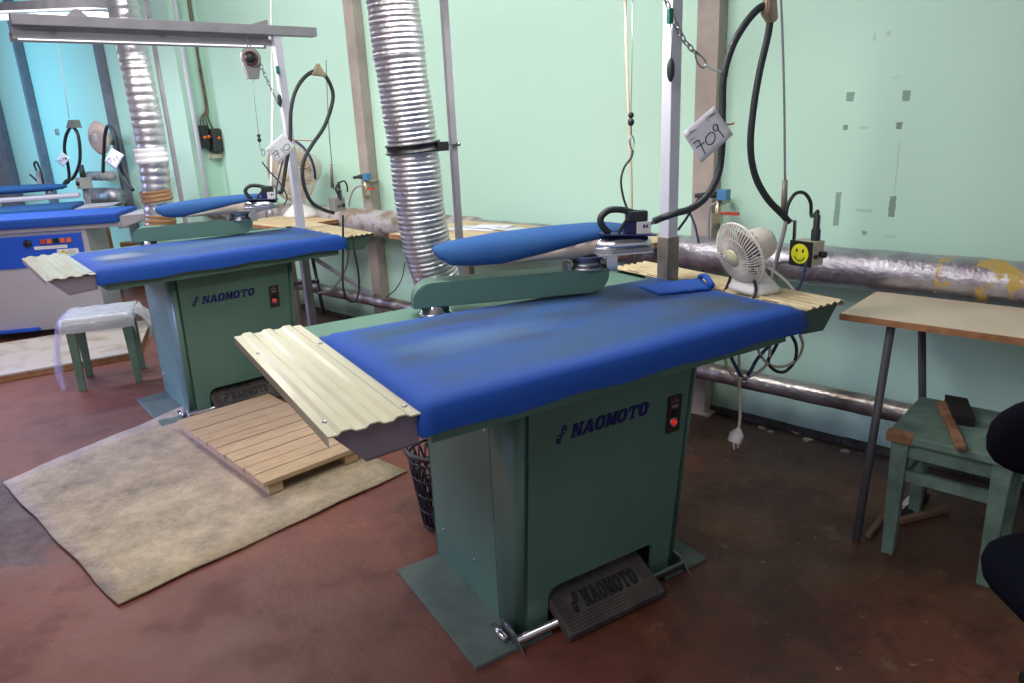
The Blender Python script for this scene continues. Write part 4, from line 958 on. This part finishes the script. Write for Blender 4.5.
hose(WF, (0, .2), (-.3, .2), [(690, 213), (695, 226), (699, 245), (703, 272)], .005, 'blue lead hanging behind the post near tag 709', 'blue_lead', CABB, 'cable')
hose(M1, (1.16, .60), (1.3, .40), [(678, 230), (686, 219), (694, 206), (700, 197)], .0045, 'thin black lead crossing beside the post near tag 709', 'control_lead', BLACKR, 'cable')
hose(WF, (2.4, .14), (2.6, .14), [(364, 186), (357, 187), (352, 193), (349, 205), (348, 222), (346, 243)], .006, 'white hose dropping behind the small grey control box', 'water_hose', CABG)
hose(WF, (2.4, .26), (2.8, .26), [(405, 262), (402, 278), (395, 290), (386, 297)], .003, 'thin dark wire curving down behind the foil duct', 'thin_wire', BLACKR, 'cable')
# strut and black rod seen below the second table
solo('steel_strut', 'sloping steel strut below the second ironing table by the pipe', 'strut', WF, at(WF, 312, 257, 1, .30), MB().bar(at(WF, 312, 257, 1, .30), at(WF, 374, 296, 1, .26), .022), GREYP)
solo('steel_stanchion', 'grey steel stanchion standing behind the second ironing table', 'leg', M2, at(M2, 302, 255, 1, .80), MB().bar((at(M2, 304, 259, 1, .80).x, .80, 0), (at(M2, 304, 259, 1, .80).x, .80, .735), .045), GREYP)
solo('black_rod', 'black rod leaning behind the second ironing table', 'rod', WF, at(WF, 313, 255, 1, .40), MB().rod(at(WF, 312, 256, 1, .40), at(WF, 324, 315, 1, .50), .012).rod(at(WF, 292, 284, 1, .44), at(WF, 318, 281, 1, .45), .012), BLACKP)

# switch box on the return wall
cS = at(WF, 213, 135, 0, 4.6)
T = Thing('switch_box', 'dark electrical switch with orange buttons on the corner wall', 'switch', WF, (4.6, cS.y, cS.z-.12))
m = MB()
m.box((4.50, .088, 1.27), (4.599, .158, 1.46), bevel=.02); T.part('contactor', m, BLACKP)
m = MB(); m.box((4.47, .006, 1.24), (4.599, .084, 1.43), bevel=.016); T.part('starter_case', m, mat('switch_dark', C(50, 54, 54), .5))
for x, y, z in ((4.501, .140, 1.36), (4.501, .106, 1.365), (4.471, .035, 1.35)): T.part('button', MB().rod((x, y, z), (x-.012, y, z), .014), ORANGE)
T.part('terminal_strip', MB().box((4.52, .004, 1.185), (4.599, .10, 1.222), bevel=.003), mat('strip_cream', C(196, 190, 172), .5))
cb = MB()
for k in range(4): cb.tube([(4.585-.004*k, .045+.008*math.sin(k*2), HT-.02), (4.583, .05+.01*math.cos(k*3), 2.3), (4.583, .042+.008*k*.6, 1.9), (4.58, .04+.012*k*.5, 1.6), (4.57, .085+.02*(k-1.5), 1.52), (4.54, .095+.034*(k-1.5), 1.43)], .006+.002*(k == 0), 7, 5)
T.part('supply_cable', cb, mat('cable_old', C(120, 104, 84), .6, c2=C(60, 62, 60), scale=9))
# lilac pipe against the return wall edge
lp = at(WF, 198, 120, 0, 4.52)
solo('conduit_pipe', 'pale lilac pipe rising beside the electrical switch', 'pipe', WF, (4.55, .185, 0), MB().rod((4.545, .185, 0), (4.545, .185, HT-.004), .019), mat('pale_lilac', C(204, 206, 216), .5))

# ------------------------------------------------------------------ right side: beige table, stool, brush, chair
T = Thing('side_table', 'beige laminate table against the wall at the picture edge', 'table', WF, (-1.35, .33, 0))
s0, n1, zt = -.835, .60, .722
T.part('tabletop', MB().box((-1.9, .235, zt-.022), (s0, n1, zt), bevel=.002), BEIGE)
T.part('edge_band', MB().box((-1.9, n1-.001, zt-.0215), (s0+.002, n1+.003, zt-.001)).box((s0-.001, .235, zt-.0215), (s0+.003, n1, zt-.001)), EDGE, None, 'brown chipboard edge')
for a, b in ((at(WF, 891, 328, 1, .57), at(WF, 856, 541, 2, 0)), (at(WF, 918, 335, 1, .27), Vector((-1.08, .30, 0))), (Vector((-1.85, .55, .70)), Vector((-1.85, .6, 0))), (Vector((-1.85, .30, .70)), Vector((-1.85, .28, 0)))):
    a = Vector(a); a.z = zt-.022; T.part('leg', MB().rod(b, a, .0125), mat('leg_grey', C(86, 86, 92), .5, .2))

def stool(F, c, rot, w, d, h, lab, seatm, legm, splay, lower=True, group=None, worn=False):
    G = F @ Matrix.Translation(c) @ Matrix.Rotation(rot, 4, 'Z'); T = Thing('wooden_stool', lab, 'stool', G, (0, 0, 0), 'green wooden stools')
    T.part('seat', MB().box((-w/2, -d/2, h-.028), (w/2, d/2, h), bevel=.006), seatm)
    if worn: T.part('worn_corner', MB().box((w/2-.07, d/2-.035, h-.03), (w/2+.002, d/2+.002, h+.0008), bevel=.003), WORNW, None, 'bare brown worn seat corner')
    lx, ly = w/2-.035, d/2-.035
    for i, j in ((-1, -1), (1, -1), (1, 1), (-1, 1)):
        a = Vector((i*lx, j*ly, h-.028)); b = Vector((i*(lx+splay), j*(ly+splay), 0)); t, t2 = .024, .017
        T.part('leg', MB().hexa([b+Vector((x*t2, y*t2, 0)) for x, y in ((-1, -1), (1, -1), (1, 1), (-1, 1))]+[a+Vector((x*t, y*t, 0)) for x, y in ((-1, -1), (1, -1), (1, 1), (-1, 1))], bevel=.003), legm)
    for j in (-1, 1): T.part('apron', MB().box((-lx, j*ly-.01, h-.08), (lx, j*ly+.01, h-.028)), legm)
    for i in (-1, 1): T.part('apron', MB().box((i*lx-.01, -ly, h-.08), (i*lx+.01, ly, h-.028)), legm)
    if lower:
        f_ = (h-.17)/h; 
        for j in (-1, 1): T.part('stretcher', MB().box((-lx-.005, j*(ly+splay*.4)-.009, h-.16), (lx+.005, j*(ly+splay*.4)+.009, h-.125)), legm)
        for i in (-1, 1): T.part('stretcher', MB().box((i*(lx+splay*.4)-.009, -ly, h-.19), (i*(lx+splay*.4)+.009, ly, h-.16)), legm)
    return T, G
stool(WF, Vector((-1.215, .575, 0)), 0, .33, .36, .42, 'chipped mint wooden stool under the beige table with brush on seat', STOOLM, STOOLM, .0, True, worn=True)
# brush on the stool
h0, h1 = at(WF, 941, 403, 2, .432), at(WF, 961, 448, 2, .432)
T = Thing('hand_brush', 'dark brush with wooden handle lying on the mint stool', 'brush', WF, h0)
T.part('handle', MB().bar(h0, h1, .028, .016, bevel=.004), WORNW)
bq = [at(WF, x, y, 2, .422) for x, y in ((944, 403), (966, 407), (974, 427), (952, 424))]
T.part('bristle_block', MB().prism(bq, (0, 0, .03)), BRUSHB)
# scraps on the floor under the stool
for i, (a, b, w, m, lab) in enumerate((((900, 521), (948, 508), .022, SCRAP, 'broken wooden stick on the floor under the mint stool'), ((905, 515), (925, 495), .03, BRUSHB, 'dark scrap on the floor under the mint stool'), ((905, 507), (913, 499), .03, PAPER2, 'white scrap on the floor under the mint stool'), ((868, 536), (890, 508), .018, SCRAP, 'wooden lath lying beside the table leg'))):
    A, B = at(WF, *a, 2, .012), at(WF, *b, 2, .014); solo('floor_scrap', lab, 'scrap', WF, A, MB().bar(A, B, w, .02, bevel=.004), m, 'scraps under the stool')
for i, (px, py, w) in enumerate(((762, 428, .05), (771, 432, .035), (797, 433, .045), (808, 440, .06), (845, 451, .05))):
    g = at(WF, px, py, 2, .003); m = MB()
    m.prism([(g.x+w*.5*math.cos(2*PI*k/7)*(.7+.3*math.sin(k*3+i)), g.y+w*.35*math.sin(2*PI*k/7)*(.7+.3*math.cos(k*2+i)), .0005) for k in range(7)], (0, 0, .007)); solo('plaster_chip', 'pale plaster chip lying on the dirty floor along the wall', 'plaster chip', WF, (g.x, g.y, 0), m, mat('plaster_dirty', C(136, 130, 122), .9), 'plaster chips along the wall')
# dark chair at the picture edge
T = Thing('upholstered_chair', 'dark fabric chair cut off by the picture edge', 'chair', ID, (1.17, 1.25, 0))
def cushion(c, r, e=.55, n=14):
    m = MB(); rings = []
    for i in range(n+1):
        t = PI*i/n; sz = math.copysign(abs(math.cos(t))**e, math.cos(t)); k = abs(math.sin(t))**e
        rings.append([(c[0]+r[0]*k*math.copysign(abs(math.cos(a))**e, math.cos(a)), c[1]+r[1]*k*math.copysign(abs(math.sin(a))**e, math.sin(a)), c[2]+r[2]*sz) for a in [2*PI*q/28 for q in range(28)]])
    return m.loft(rings)
T.part('backrest', cushion((1.185, 1.28, .715), (.25, .05, .092), .75), DARKF); T.part('seat', cushion((1.16, 1.10, .45), (.24, .23, .05), .6), DARKF2)
T.part('back_strut', MB().bar((1.17, 1.34, .42), (1.17, 1.35, .70), .06, .012), BLACKP)
T.part('column', MB().rod((1.16, 1.12, .10), (1.16, 1.12, .42), .025), BLACKP)
ft = MB()
for k in range(5): ft.bar((1.16, 1.12, .09), (1.16+.26*math.cos(1.4+k*2*PI/5), 1.12+.26*math.sin(1.4+k*2*PI/5), .05), .04, .03); ft.ball((1.16+.26*math.cos(1.4+k*2*PI/5), 1.12+.26*math.sin(1.4+k*2*PI/5), .026), .026, 8)
T.part('star_base', ft, BLACKP)

# ------------------------------------------------------------------ floor things
CARD = mat('cardboard_mat', C(180, 162, 134), .8, c2=C(124, 110, 96), scale=4.5, lo=.40, hi=.66, nr=.86, bump=.3, bscale=45)
q4 = [at(ID, x, y, 2, .012) for x, y in ((2, 482), (118, 604), (408, 470), (216, 393))]
rows = []
for i in range(15):
    r_ = []
    for j in range(15):
        p = q4[0].lerp(q4[1], i/14).lerp(q4[3].lerp(q4[2], i/14), j/14); ed = min(i, 14-i, j, 14-j)
        p.z = .010+(.006*abs(math.sin(i*.5+j*.4)) if ed == 0 else .002*abs(math.sin(i*.8)*math.cos(j*.6)))
        p.x += .005*math.sin(j*1.7)*(ed == 0); p.y += .005*math.sin(i*1.3+1)*(ed == 0); r_.append(p)
    rows.append(r_)
solo('floor_mat', 'worn beige sheet lying on the floor in front of the pallet', 'mat', ID, q4[0], MB().grid(rows, True, (0, 0, -.008)), CARD)
# pallet
pc = [at(ID, x, y, 2, .078) for x, y in ((176, 420.5), (263, 484), (358, 447), (275, 391.5))]
ux = ((pc[3]-pc[0])+(pc[2]-pc[1])).normalized(); vx = ((pc[1]-pc[0])+(pc[2]-pc[3])).normalized(); vx = (vx-ux*vx.dot(ux)).normalized()
lu_ = ((pc[3]-pc[0]).length+(pc[2]-pc[1]).length)/2; lv_ = ((pc[1]-pc[0]).length+(pc[2]-pc[3]).length)/2
PF = Matrix(((ux.x, vx.x, 0, pc[0].x), (ux.y, vx.y, 0, pc[0].y), (0, 0, 1, 0), (0, 0, 0, 1)))
T = Thing('wooden_pallet', 'low slatted wooden platform on the beige floor sheet', 'pallet', PF, (lu_/2, lv_/2, .014))
nb = 10
for k in range(nb): T.part('board', MB().box((0+random.uniform(-.004, .004), lv_*k/nb+.003, .058), (lu_+random.uniform(-.004, .004), lv_*(k+1)/nb-.003, .078+random.uniform(-.001, .001)), bevel=.003), PALW)
for u in (.05, lu_-.07): T.part('bearer', MB().box((u-.03, .02, .0135), (u+.03, lv_-.012, .058), bevel=.002), PALW)
# basket: perforated wall
T = Thing('plastic_basket', 'black openwork plastic basket behind the front cabinet', 'basket', M1, (.445, .87, 0))
m = MB(); cx, cy = .445, .87; R = lambda z: .095+.04*z/.30
for z in (.012, .075, .14, .205, .27): m.sweep([(cx+R(z)*math.cos(a), cy+R(z)*math.sin(a), z) for a in [2*PI*q/36 for q in range(36)]], .005, 6, closed=True)
for k in range(26):
    for sg in (1, -1): m.sweep([(cx+R(z)*math.cos(2*PI*k/26+sg*z*1.8), cy+R(z)*math.sin(2*PI*k/26+sg*z*1.8), z) for z in [.012+.0516*i for i in range(6)]], .004, 5)
T.part('lattice_wall', m, BASKET)
T.part('rim', MB().sweep([(cx+.138*math.cos(a), cy+.138*math.sin(a), .30) for a in [2*PI*q/40 for q in range(40)]], .010, 10, closed=True), BASKET)
T.part('bottom', MB().lathe([(0, .004), (.096, .004), (.096, .012), (0, .012)], (cx, cy, 0), n=30), BASKET)

# stool with plastic film beside the white machine
s4 = [at(ID, x, y, 2, .42) for x, y in ((60, 324), (141, 314), (128, 299), (66, 309))]
cst = (s4[0]+s4[1]+s4[2]+s4[3])/4; ang = math.atan2(s4[1].y-s4[0].y, s4[1].x-s4[0].x)
_, SG = stool(ID, Vector((cst.x, cst.y, 0)), ang, .35, .33, .42, 'green wooden stool wrapped in clear plastic beside the white machine', STOOLG, STOOLG, .006, False)
FILM = mat('clear_film', C(240, 240, 250), .12, alpha=.6, spec=.8, bump=.8, bscale=16)
FILM2 = mat('thin_film', C(206, 202, 226), .15, alpha=.22, spec=.8, bump=.8, bscale=12)
T = Thing('plastic_film', 'crumpled clear plastic film draped over the green stool', 'plastic film', SG, (0, 0, .42))
def film(x0, x1, y0, y1, drop):
    rows = []
    for i in range(15):
        r_ = []
        for j in range(15):
            x = x0+(x1-x0)*i/14; y = y0+(y1-y0)*j/14; dz = max(0, abs(x)-.178)+max(0, -y-.168)+max(0, y-.168)
            z = .4235-dz*1.4+.004*abs(math.sin(i*2.3+j*1.7)); r_.append((max(-.188, min(.188, x)) if dz else x, max(-.178, min(.178, y)) if dz else y, z))
        rows.append(r_)
    return rows
T.part('draped_sheet', MB().grid(film(-.21, .21, -.225, .19, 0)), FILM)
fl = []
for i in range(12):
    r_ = []
    for j in range(10):
        t = i/11; y = -.15+.22*j/9*(1-.45*t); r_.append((-.192-.05*math.sin(t*2.2)+.012*math.sin(j*1.9+t*4), y-.06*t, .42-.39*t))
    fl.append(r_)
T.part('hanging_flap', MB().grid(fl), FILM2, None, 'thin film trailing to the floor')
fl = []
for i in range(9):
    r_ = []
    for j in range(9):
        t = i/8; r_.append((.19+.07*math.sin(t*2)+.014*math.sin(j*2.1+t*5), -.16+.30*j/8, .425-.17*t+.01*math.sin(j)))
    fl.append(r_)
T.part('side_flap', MB().grid(fl), FILM)

# ------------------------------------------------------------------ white vacuum tables further back
def white_table(F, lab, padL, W, z, panel, full):
    """frame origin: near right corner of the pad on the floor; u runs to negative"""
    T = Thing('white_ironing_table', lab, 'ironing table', F, (-.7, W/2, .045), 'white ironing tables with blue pads')
    p = MB(); p.box((-padL, 0, z-.07), (0, W, z), bevel=.018); T.part('pad_cover', p, BLUEC if full else BLUEF)
    b = MB(); b.hexa([(-padL+.03, .06, .05), (-.22, .06, .05), (-.22, W-.08, .05), (-padL+.03, W-.08, .05), (-padL+.03, .05, z-.075), (-.24, .05, z-.075), (-.24, W-.06, z-.075), (-padL+.03, W-.06, z-.075)], bevel=.006)
    body = T.part('cabinet', b, WHITEM)
    b = MB(); b.box((-padL, .03, z-.10), (0, W, z-.068), bevel=.004); T.part('top_frame', b, WHITEM)
    b = MB(); b.hexa([(-.02, .06, z-.12), (.02, .10, z-.12), (.02, W-.04, z-.10), (-.02, W, z-.10), (-.02, .05, z-.03), (.28, .22, z-.03), (.30, W-.02, z-.03), (-.02, W, z-.03)]); T.part('end_shelf', b, WHITEM)
    if panel:
        u1 = -.27; q = MB(); q.hexa([(u1-.62, .045, z-.35), (u1-.005, .045, z-.35), (u1-.005, .05, z-.35), (u1-.62, .05, z-.35), (u1-.66, .015, z-.125), (u1+.0, .015, z-.125), (u1+.0, .05, z-.125), (u1-.66, .05, z-.125)]); pn = T.part('control_panel', q, BLUEM, None, 'bright blue control panel')
        Q = lambda u, t, o=.003: Vector((u1+u, .037-.022*t-o, z-.29+.165*t))
        T.part('dial', MB().lathe([(.026, 0), (.026, .012), (.012, .016), (0, .016)], Q(-.345, .70), (0, -1, 0), 20), BLACKP, pn)
        m = MB(); m2_ = MB()
        for k, mm in enumerate((m, m2_, None, m2_, m2_)):
            if mm is not None: mm.hexa([Q(-.245+k*.042, .74, o)+Vector((dx, 0, dz)) for dz in (-.016, .016) for dx, o in ((-.015, .012), (.015, .012), (.015, 0), (-.015, 0))])
        T.part('red_button', m, REDP, pn); T.part('orange_button', m2_, ORANGE, pn)
        T.part('key_switch', MB().hexa([Q(-.161, .74, o)+Vector((dx, 0, dz)) for dz in (-.016, .016) for dx, o in ((-.017, .012), (.017, .012), (.017, 0), (-.017, 0))]), BLACKP, pn)
        lb = MB(); lb.hexa([Q(u, t, o) for t in (.40, .54) for u, o in ((-.315, .002), (-.10, .002), (-.10, 0), (-.315, 0))]); lb.hexa([Q(u, t, o) for t in (.10, .35) for u, o in ((-.175, .002), (-.035, .002), (-.035, 0), (-.175, 0))]); w = T.part('instruction_label', lb, PAPER, pn)
        T.part('label_print', MB().hexa([Q(u, t, o) for t in (.46, .48) for u, o in ((-.30, .0028), (-.12, .0028), (-.12, .002), (-.30, .002))]).prism([Q(-.085+.028*math.cos(2*PI*k/12), .22+.1*math.sin(2*PI*k/12), .0025) for k in range(12)], (0, -.0005, 0)), PAPER2, w)
        T.part('warning_triangle', MB().prism([Q(-.165, .13, .0026), Q(-.105, .13, .0026), Q(-.135, .33, .0026)], (0, -.0006, 0)), mat('warning_yellow', C(232, 200, 40), .5), w, 'yellow warning triangle')
        T.part('pedal_bar', MB().box((-padL+.05, .02, .056), (-.68, .058, .078), bevel=.004), BLUEM, None, 'blue foot bar')
    if full:
        a = MB(); a.box((-.75, W-.06, z+.03), (-.02, W+.03, z+.075), bevel=.02); T.part('swing_arm', a, WHITEM)
        c = cushion((-.50, W-.02, z+.135), (.40, .075, .035), .8); T.part('sleeve_board', c, BLUEC)
        T.part('board_swivel', MB().rod((-.25, W-.02, z+.06), (-.25, W-.02, z+.12), .03), STEEL)
    return T
zW = .87
r3 = at(ID, 116, 213, 2, zW); F3 = frame(r3.x, r3.y, 12)
white_table(F3, 'white ironing table with blue control panel on the low platform', 1.5, .55, zW, True, False)
r4 = at(ID, 72, 206, 2, zW); F4 = frame(r4.x, r4.y, 20)
white_table(F4, 'white ironing table half hidden behind the one with blue panel', 1.4, .55, zW, False, True)
# arm carrying a far iron at the first one's end shelf
steam_iron(F3, .12, .38, zW-.028, 'steam iron on the end shelf of the white table')
pq = [at(ID, x, y, 2, .045) for x, y in ((-60, 386), (138, 351), (147, 325), (-60, 345))]
T = Thing('floor_platform', 'low pale board platform under the white ironing table', 'platform', ID, pq[1])
dv = Vector((-.35, .94, 0))*.9
A, B = pq[0], pq[1]
T.part('board', MB().prism([A, B, B+dv, A+dv], (0, 0, -.012)), BOARDW); 
T.part('edge_rail', MB().prism([A, B, B+dv, A+dv], (0, 0, -.044)) if 0 else MB().bar(A.lerp(B, .0)-Vector((0, -.02, .028)), B-Vector((.01, -.02, .028)), .03, .033).bar(B+Vector((-.02, .02, -.028)), B+dv-Vector((.02, 0, .028)), .03, .033), EDGE)
# cardboard carton visible between the two tables
k1 = at(ID, 113, 292, 2, 0); k2 = at(ID, 141, 284, 2, 0); print('cartons', k1, k2)
for i, (x, y, w, d, h, m, lab) in enumerate(((k1.x, k1.y, .16, .22, .60, BROWNT, 'brown carton standing behind the second ironing table'), (k2.x, k2.y, .22, .18, .42, BROWNT, 'low brown carton behind the second ironing table'))):
    T = Thing('carton', lab, 'box', frame(x, y, 30), (0, 0, 0)); T.part('box_body', MB().box((-w/2, -d/2, 0), (w/2, d/2, h), bevel=.003), mat('carton', C(160, 124, 86), .8, c2=C(136, 102, 70), scale=5)); T.part('tape_strip', MB().box((-.025, -d/2-.001, h-.1), (.025, d/2+.001, h+.001)), BROWNT)

# hanging hoses, tags, fan and boxes of the far machines, standing near the far wall
NF = .75
PA, PBB = (5.4, NF), (8.0, NF)
hose(WF, PA, PBB, [(71, 126), (66, 136), (64.5, 150), (68, 165), (69, 180), (65, 184), (62, 188), (66, 181), (73, 178), (79, 165), (80, 150), (78, 135), (74, 128), (71, 126)], .014, 'black steam hose loop beside tag 713', group=None)
hose(WF, PA, PBB, [(103, 172), (104, 150), (105, 135), (108, 126), (114, 132), (118, 148), (120, 165), (127, 182), (133, 190)], .014, 'black steam hose loop beside tag 711 near the fan column')
paper_tag(WF, PA, PBB, [(62, 152), (70, 158), (63.5, 167), (55.5, 160)], sc([[(508, 350), (520, 340), (532, 365)], [(535, 322), (548, 348)], [(545, 330), (570, 320), (558, 335), (572, 338)]], 0, 120, 8.533), 'small white tag numbered 713 on the farthest hose loop', .05, .003)
paper_tag(WF, PA, PBB, [(112, 148), (124, 155), (116, 170), (104.5, 161)], sc([[(915, 345), (938, 325), (950, 365)], [(965, 325), (985, 350)], [(990, 310), (1010, 335)]], 0, 120, 8.533), 'small white tag numbered 711 on the hose near the fan column', .05, .003)
for (px, lab) in (((58, 40, 69, 118), 'thin white wire holding up the hose beside tag 713'),):
    a, b = atv(WF, px[0], px[1], PA, PBB), atv(WF, px[2], px[3], PA, PBB); solo('hose_wire', lab, 'wire', WF, b, MB().sweep([a, b], .004, 6), PAPER2)
m = MB(); q = [atv(WF, x, y, PA, PBB, .02) for x, y in ((68, 120), (73, 120), (76, 128), (66, 128))]; m.prism(q, (0, -.05, 0)); solo('hose_sling', 'grey leather sling over the hose beside tag 713', 'sling', WF, q[0], m, mat('sling_grey', C(104, 106, 100), .7))
g = atv(WF, 84, 183, PA, PBB)
T = Thing('steam_control_box', 'far grey control box below tag 713 hose', 'control box', WF, g); T.part('housing', MB().box((g.x-.06, g.y-.05, g.z-.05), (g.x+.06, g.y+.05, g.z+.05), bevel=.006), mat('box_grey', C(150, 146, 144), .5)); T.part('knob', MB().rod((g.x-.02, g.y+.05, g.z), (g.x-.02, g.y+.07, g.z), .018), BLACKP); T.part('cable_plug', MB().rod((g.x-.03, g.y, g.z+.05), (g.x-.03, g.y, g.z+.16), .018).rod((g.x+.03, g.y, g.z+.05), (g.x+.03, g.y, g.z+.13), .012), BLACKR); T.part('mounting_leg', MB().box((g.x-.02, g.y-.02, g.z-.30), (g.x+.02, g.y+.02, g.z-.05)), GREYP)
# fan fixed to the far column
c = at(WF, 98, 138, 1, .52)
T = Thing('column_fan', 'pink-beige fan fixed high on the grey column near tag 711', 'fan', WF, (c.x, .31, c.z))
d = Vector((-.25, .97, 0)).normalized(); s = Vector((-d.y, d.x, 0)); up = Vector((0, 0, 1)); FP = mat('fan_pinkish', C(206, 176, 166), .5)
T.part('fan_head', MB().lathe([(0, .03), (.05, .03), (.13, .012), (.15, -.01), (.145, -.02), (.08, -.04), (.05, -.10), (0, -.11)], c, d, 30), FP)
T.part('centre_badge', MB().lathe([(.045, 0), (.04, .012), (0, .014)], c+d*.028, d, 20), FANW); T.part('bracket', MB().bar(c-d*.10, Vector((6.17, .31, c.z-.05)), .035), POSTLOW)
# far pipe stub and bits of wall hardware
wp = at(WF, 85, 176, 1, .42); solo('pipe_stub', 'short grey pipe stub beside the far fan column', 'pipe', WF, wp, MB().rod(at(WF, 86, 176, 1, .42), at(WF, 112, 176, 1, .42), .045), FLAKY)
wp = at(WF, 100, 196, 1, .45); solo('pipe_stub', 'thick foil pipe length behind the white table end', 'pipe', WF, wp, MB().rod(at(WF, 92, 196, 1, .45), at(WF, 118, 197, 1, .45), .085), FOILP)
g = at(WF, 58, 132, 1, .226); solo('wall_socket', 'tiny metal fitting on the blue-lit wall beside tag 713', 'socket', WF, g, MB().box((g.x-.03, .226, g.z-.035), (g.x+.03, .25, g.z+.035), bevel=.008), STEEL)
# far desk light arm
g = at(WF, 42, 190, 1, .9); T = Thing('far_iron_stand', 'small grey stand with curled black lead on far white table', 'stand', WF, g)
T.part('stand', MB().lathe([(.10, 0), (.10, .02), (.03, .04), (.02, .16), (.03, .18), (0, .18)], g, n=18), GREYP); T.part('lead', MB().tube([g+Vector((.02, 0, .17)), g+Vector((.06, 0, .24)), g+Vector((-.04, 0, .26)), g+Vector((-.10, 0, .16)), g+Vector((-.08, 0, .02))], .010, 8), BLACKR); T.part('lead_tail', MB().tube([g+Vector((.03, 0, .05)), g+Vector((.15, 0, .10)), g+Vector((.28, 0, .14))], .010, 8), BLACKR)

# far overhead lamp
l0, l1 = at(WF, -40, 18, 1, 1.3), at(WF, 104, 15, 1, 1.3); print('farlamp', l0, l1)
T = Thing('ceiling_lamp', 'lit white fluorescent strip above the far white tables', 'lamp', WF, (l0+l1)/2, None)
T.part('lamp_housing', MB().bar(l0+Vector((0, 0, .06)), l1+Vector((0, 0, .06)), .16, .05), GREYP); T.part('lamp_tube', MB().bar(l0, l1, .09, .03), mat('far_tube', (1, .99, 1, 1), .4, emit=3))
for f_ in (.2, .8):
    p = l0.lerp(l1, f_); T.part('hanger', MB().rod(p+Vector((0, 0, .08)), Vector((p.x, p.y, HT)), .008), GREYP)

# ------------------------------------------------------------------ light
def area(name, loc, target, sx, sy, e, col):
    d = bpy.data.lights.new(name, 'AREA'); d.shape = 'RECTANGLE'; d.size = sx; d.size_y = sy; d.energy = e; d.color = col
    o = bpy.data.objects.new(name, d); COL.objects.link(o); o.location = loc
    o.rotation_euler = (Vector(target)-Vector(loc)).to_track_quat('-Z', 'Y').to_euler()
    return o
area('assumed_daylight', (-7.4, 5.6, 1.9), (-5.0, 8.9, 1.6), 1.8, 1.4, 25, (.20, .62, 1)).data.spread = math.radians(75)  # unseen area light standing in for assumed daylight; no window is built
area('added_front_fill', (-1.6, -.1, 2.9), (-.7, 2.9, .8), 2.4, 1.0, 40, (1, .97, .96))  # unseen fill light added on the viewer's side, no fixture built
area('added_wall_fill', (-.8, 2.3, 2.98), (-.3, 3.5, 1.3), 1.5, .35, 33, (1, .985, .95))  # unseen light added under the ceiling to brighten the wall
area('added_wall_fill', (-2.3, 3.9, 2.98), (-1.7, 5.2, 1.3), 1.5, .35, 26, (1, .985, .96))  # second added light, for the wall behind the second table
area('added_daylight_spill', (-6.2, 3.4, 1.7), (-2.4, 3.3, 0), 1.4, 1.1, 13, (.42, .46, 1)).data.spread = math.radians(36)  # unseen bluish light added for the violet sheen on the floor, no window
area('far_strip', (-3.9, 5.2, 2.2), (-4.0, 5.6, 0), 1.3, .2, 30, (.88, .92, 1))
w = bpy.data.worlds.new('room_air'); bpy.context.scene.world = w; w.use_nodes = True
w.node_tree.nodes['Background'].inputs[0].default_value = (.88, .90, 1, 1); w.node_tree.nodes['Background'].inputs[1].default_value = .28

vs_ = bpy.context.scene.view_settings
vs_.view_transform = 'Standard'; vs_.look = 'None'; vs_.gamma = 1; vs_.use_curve_mapping = False; vs_.exposure = .5
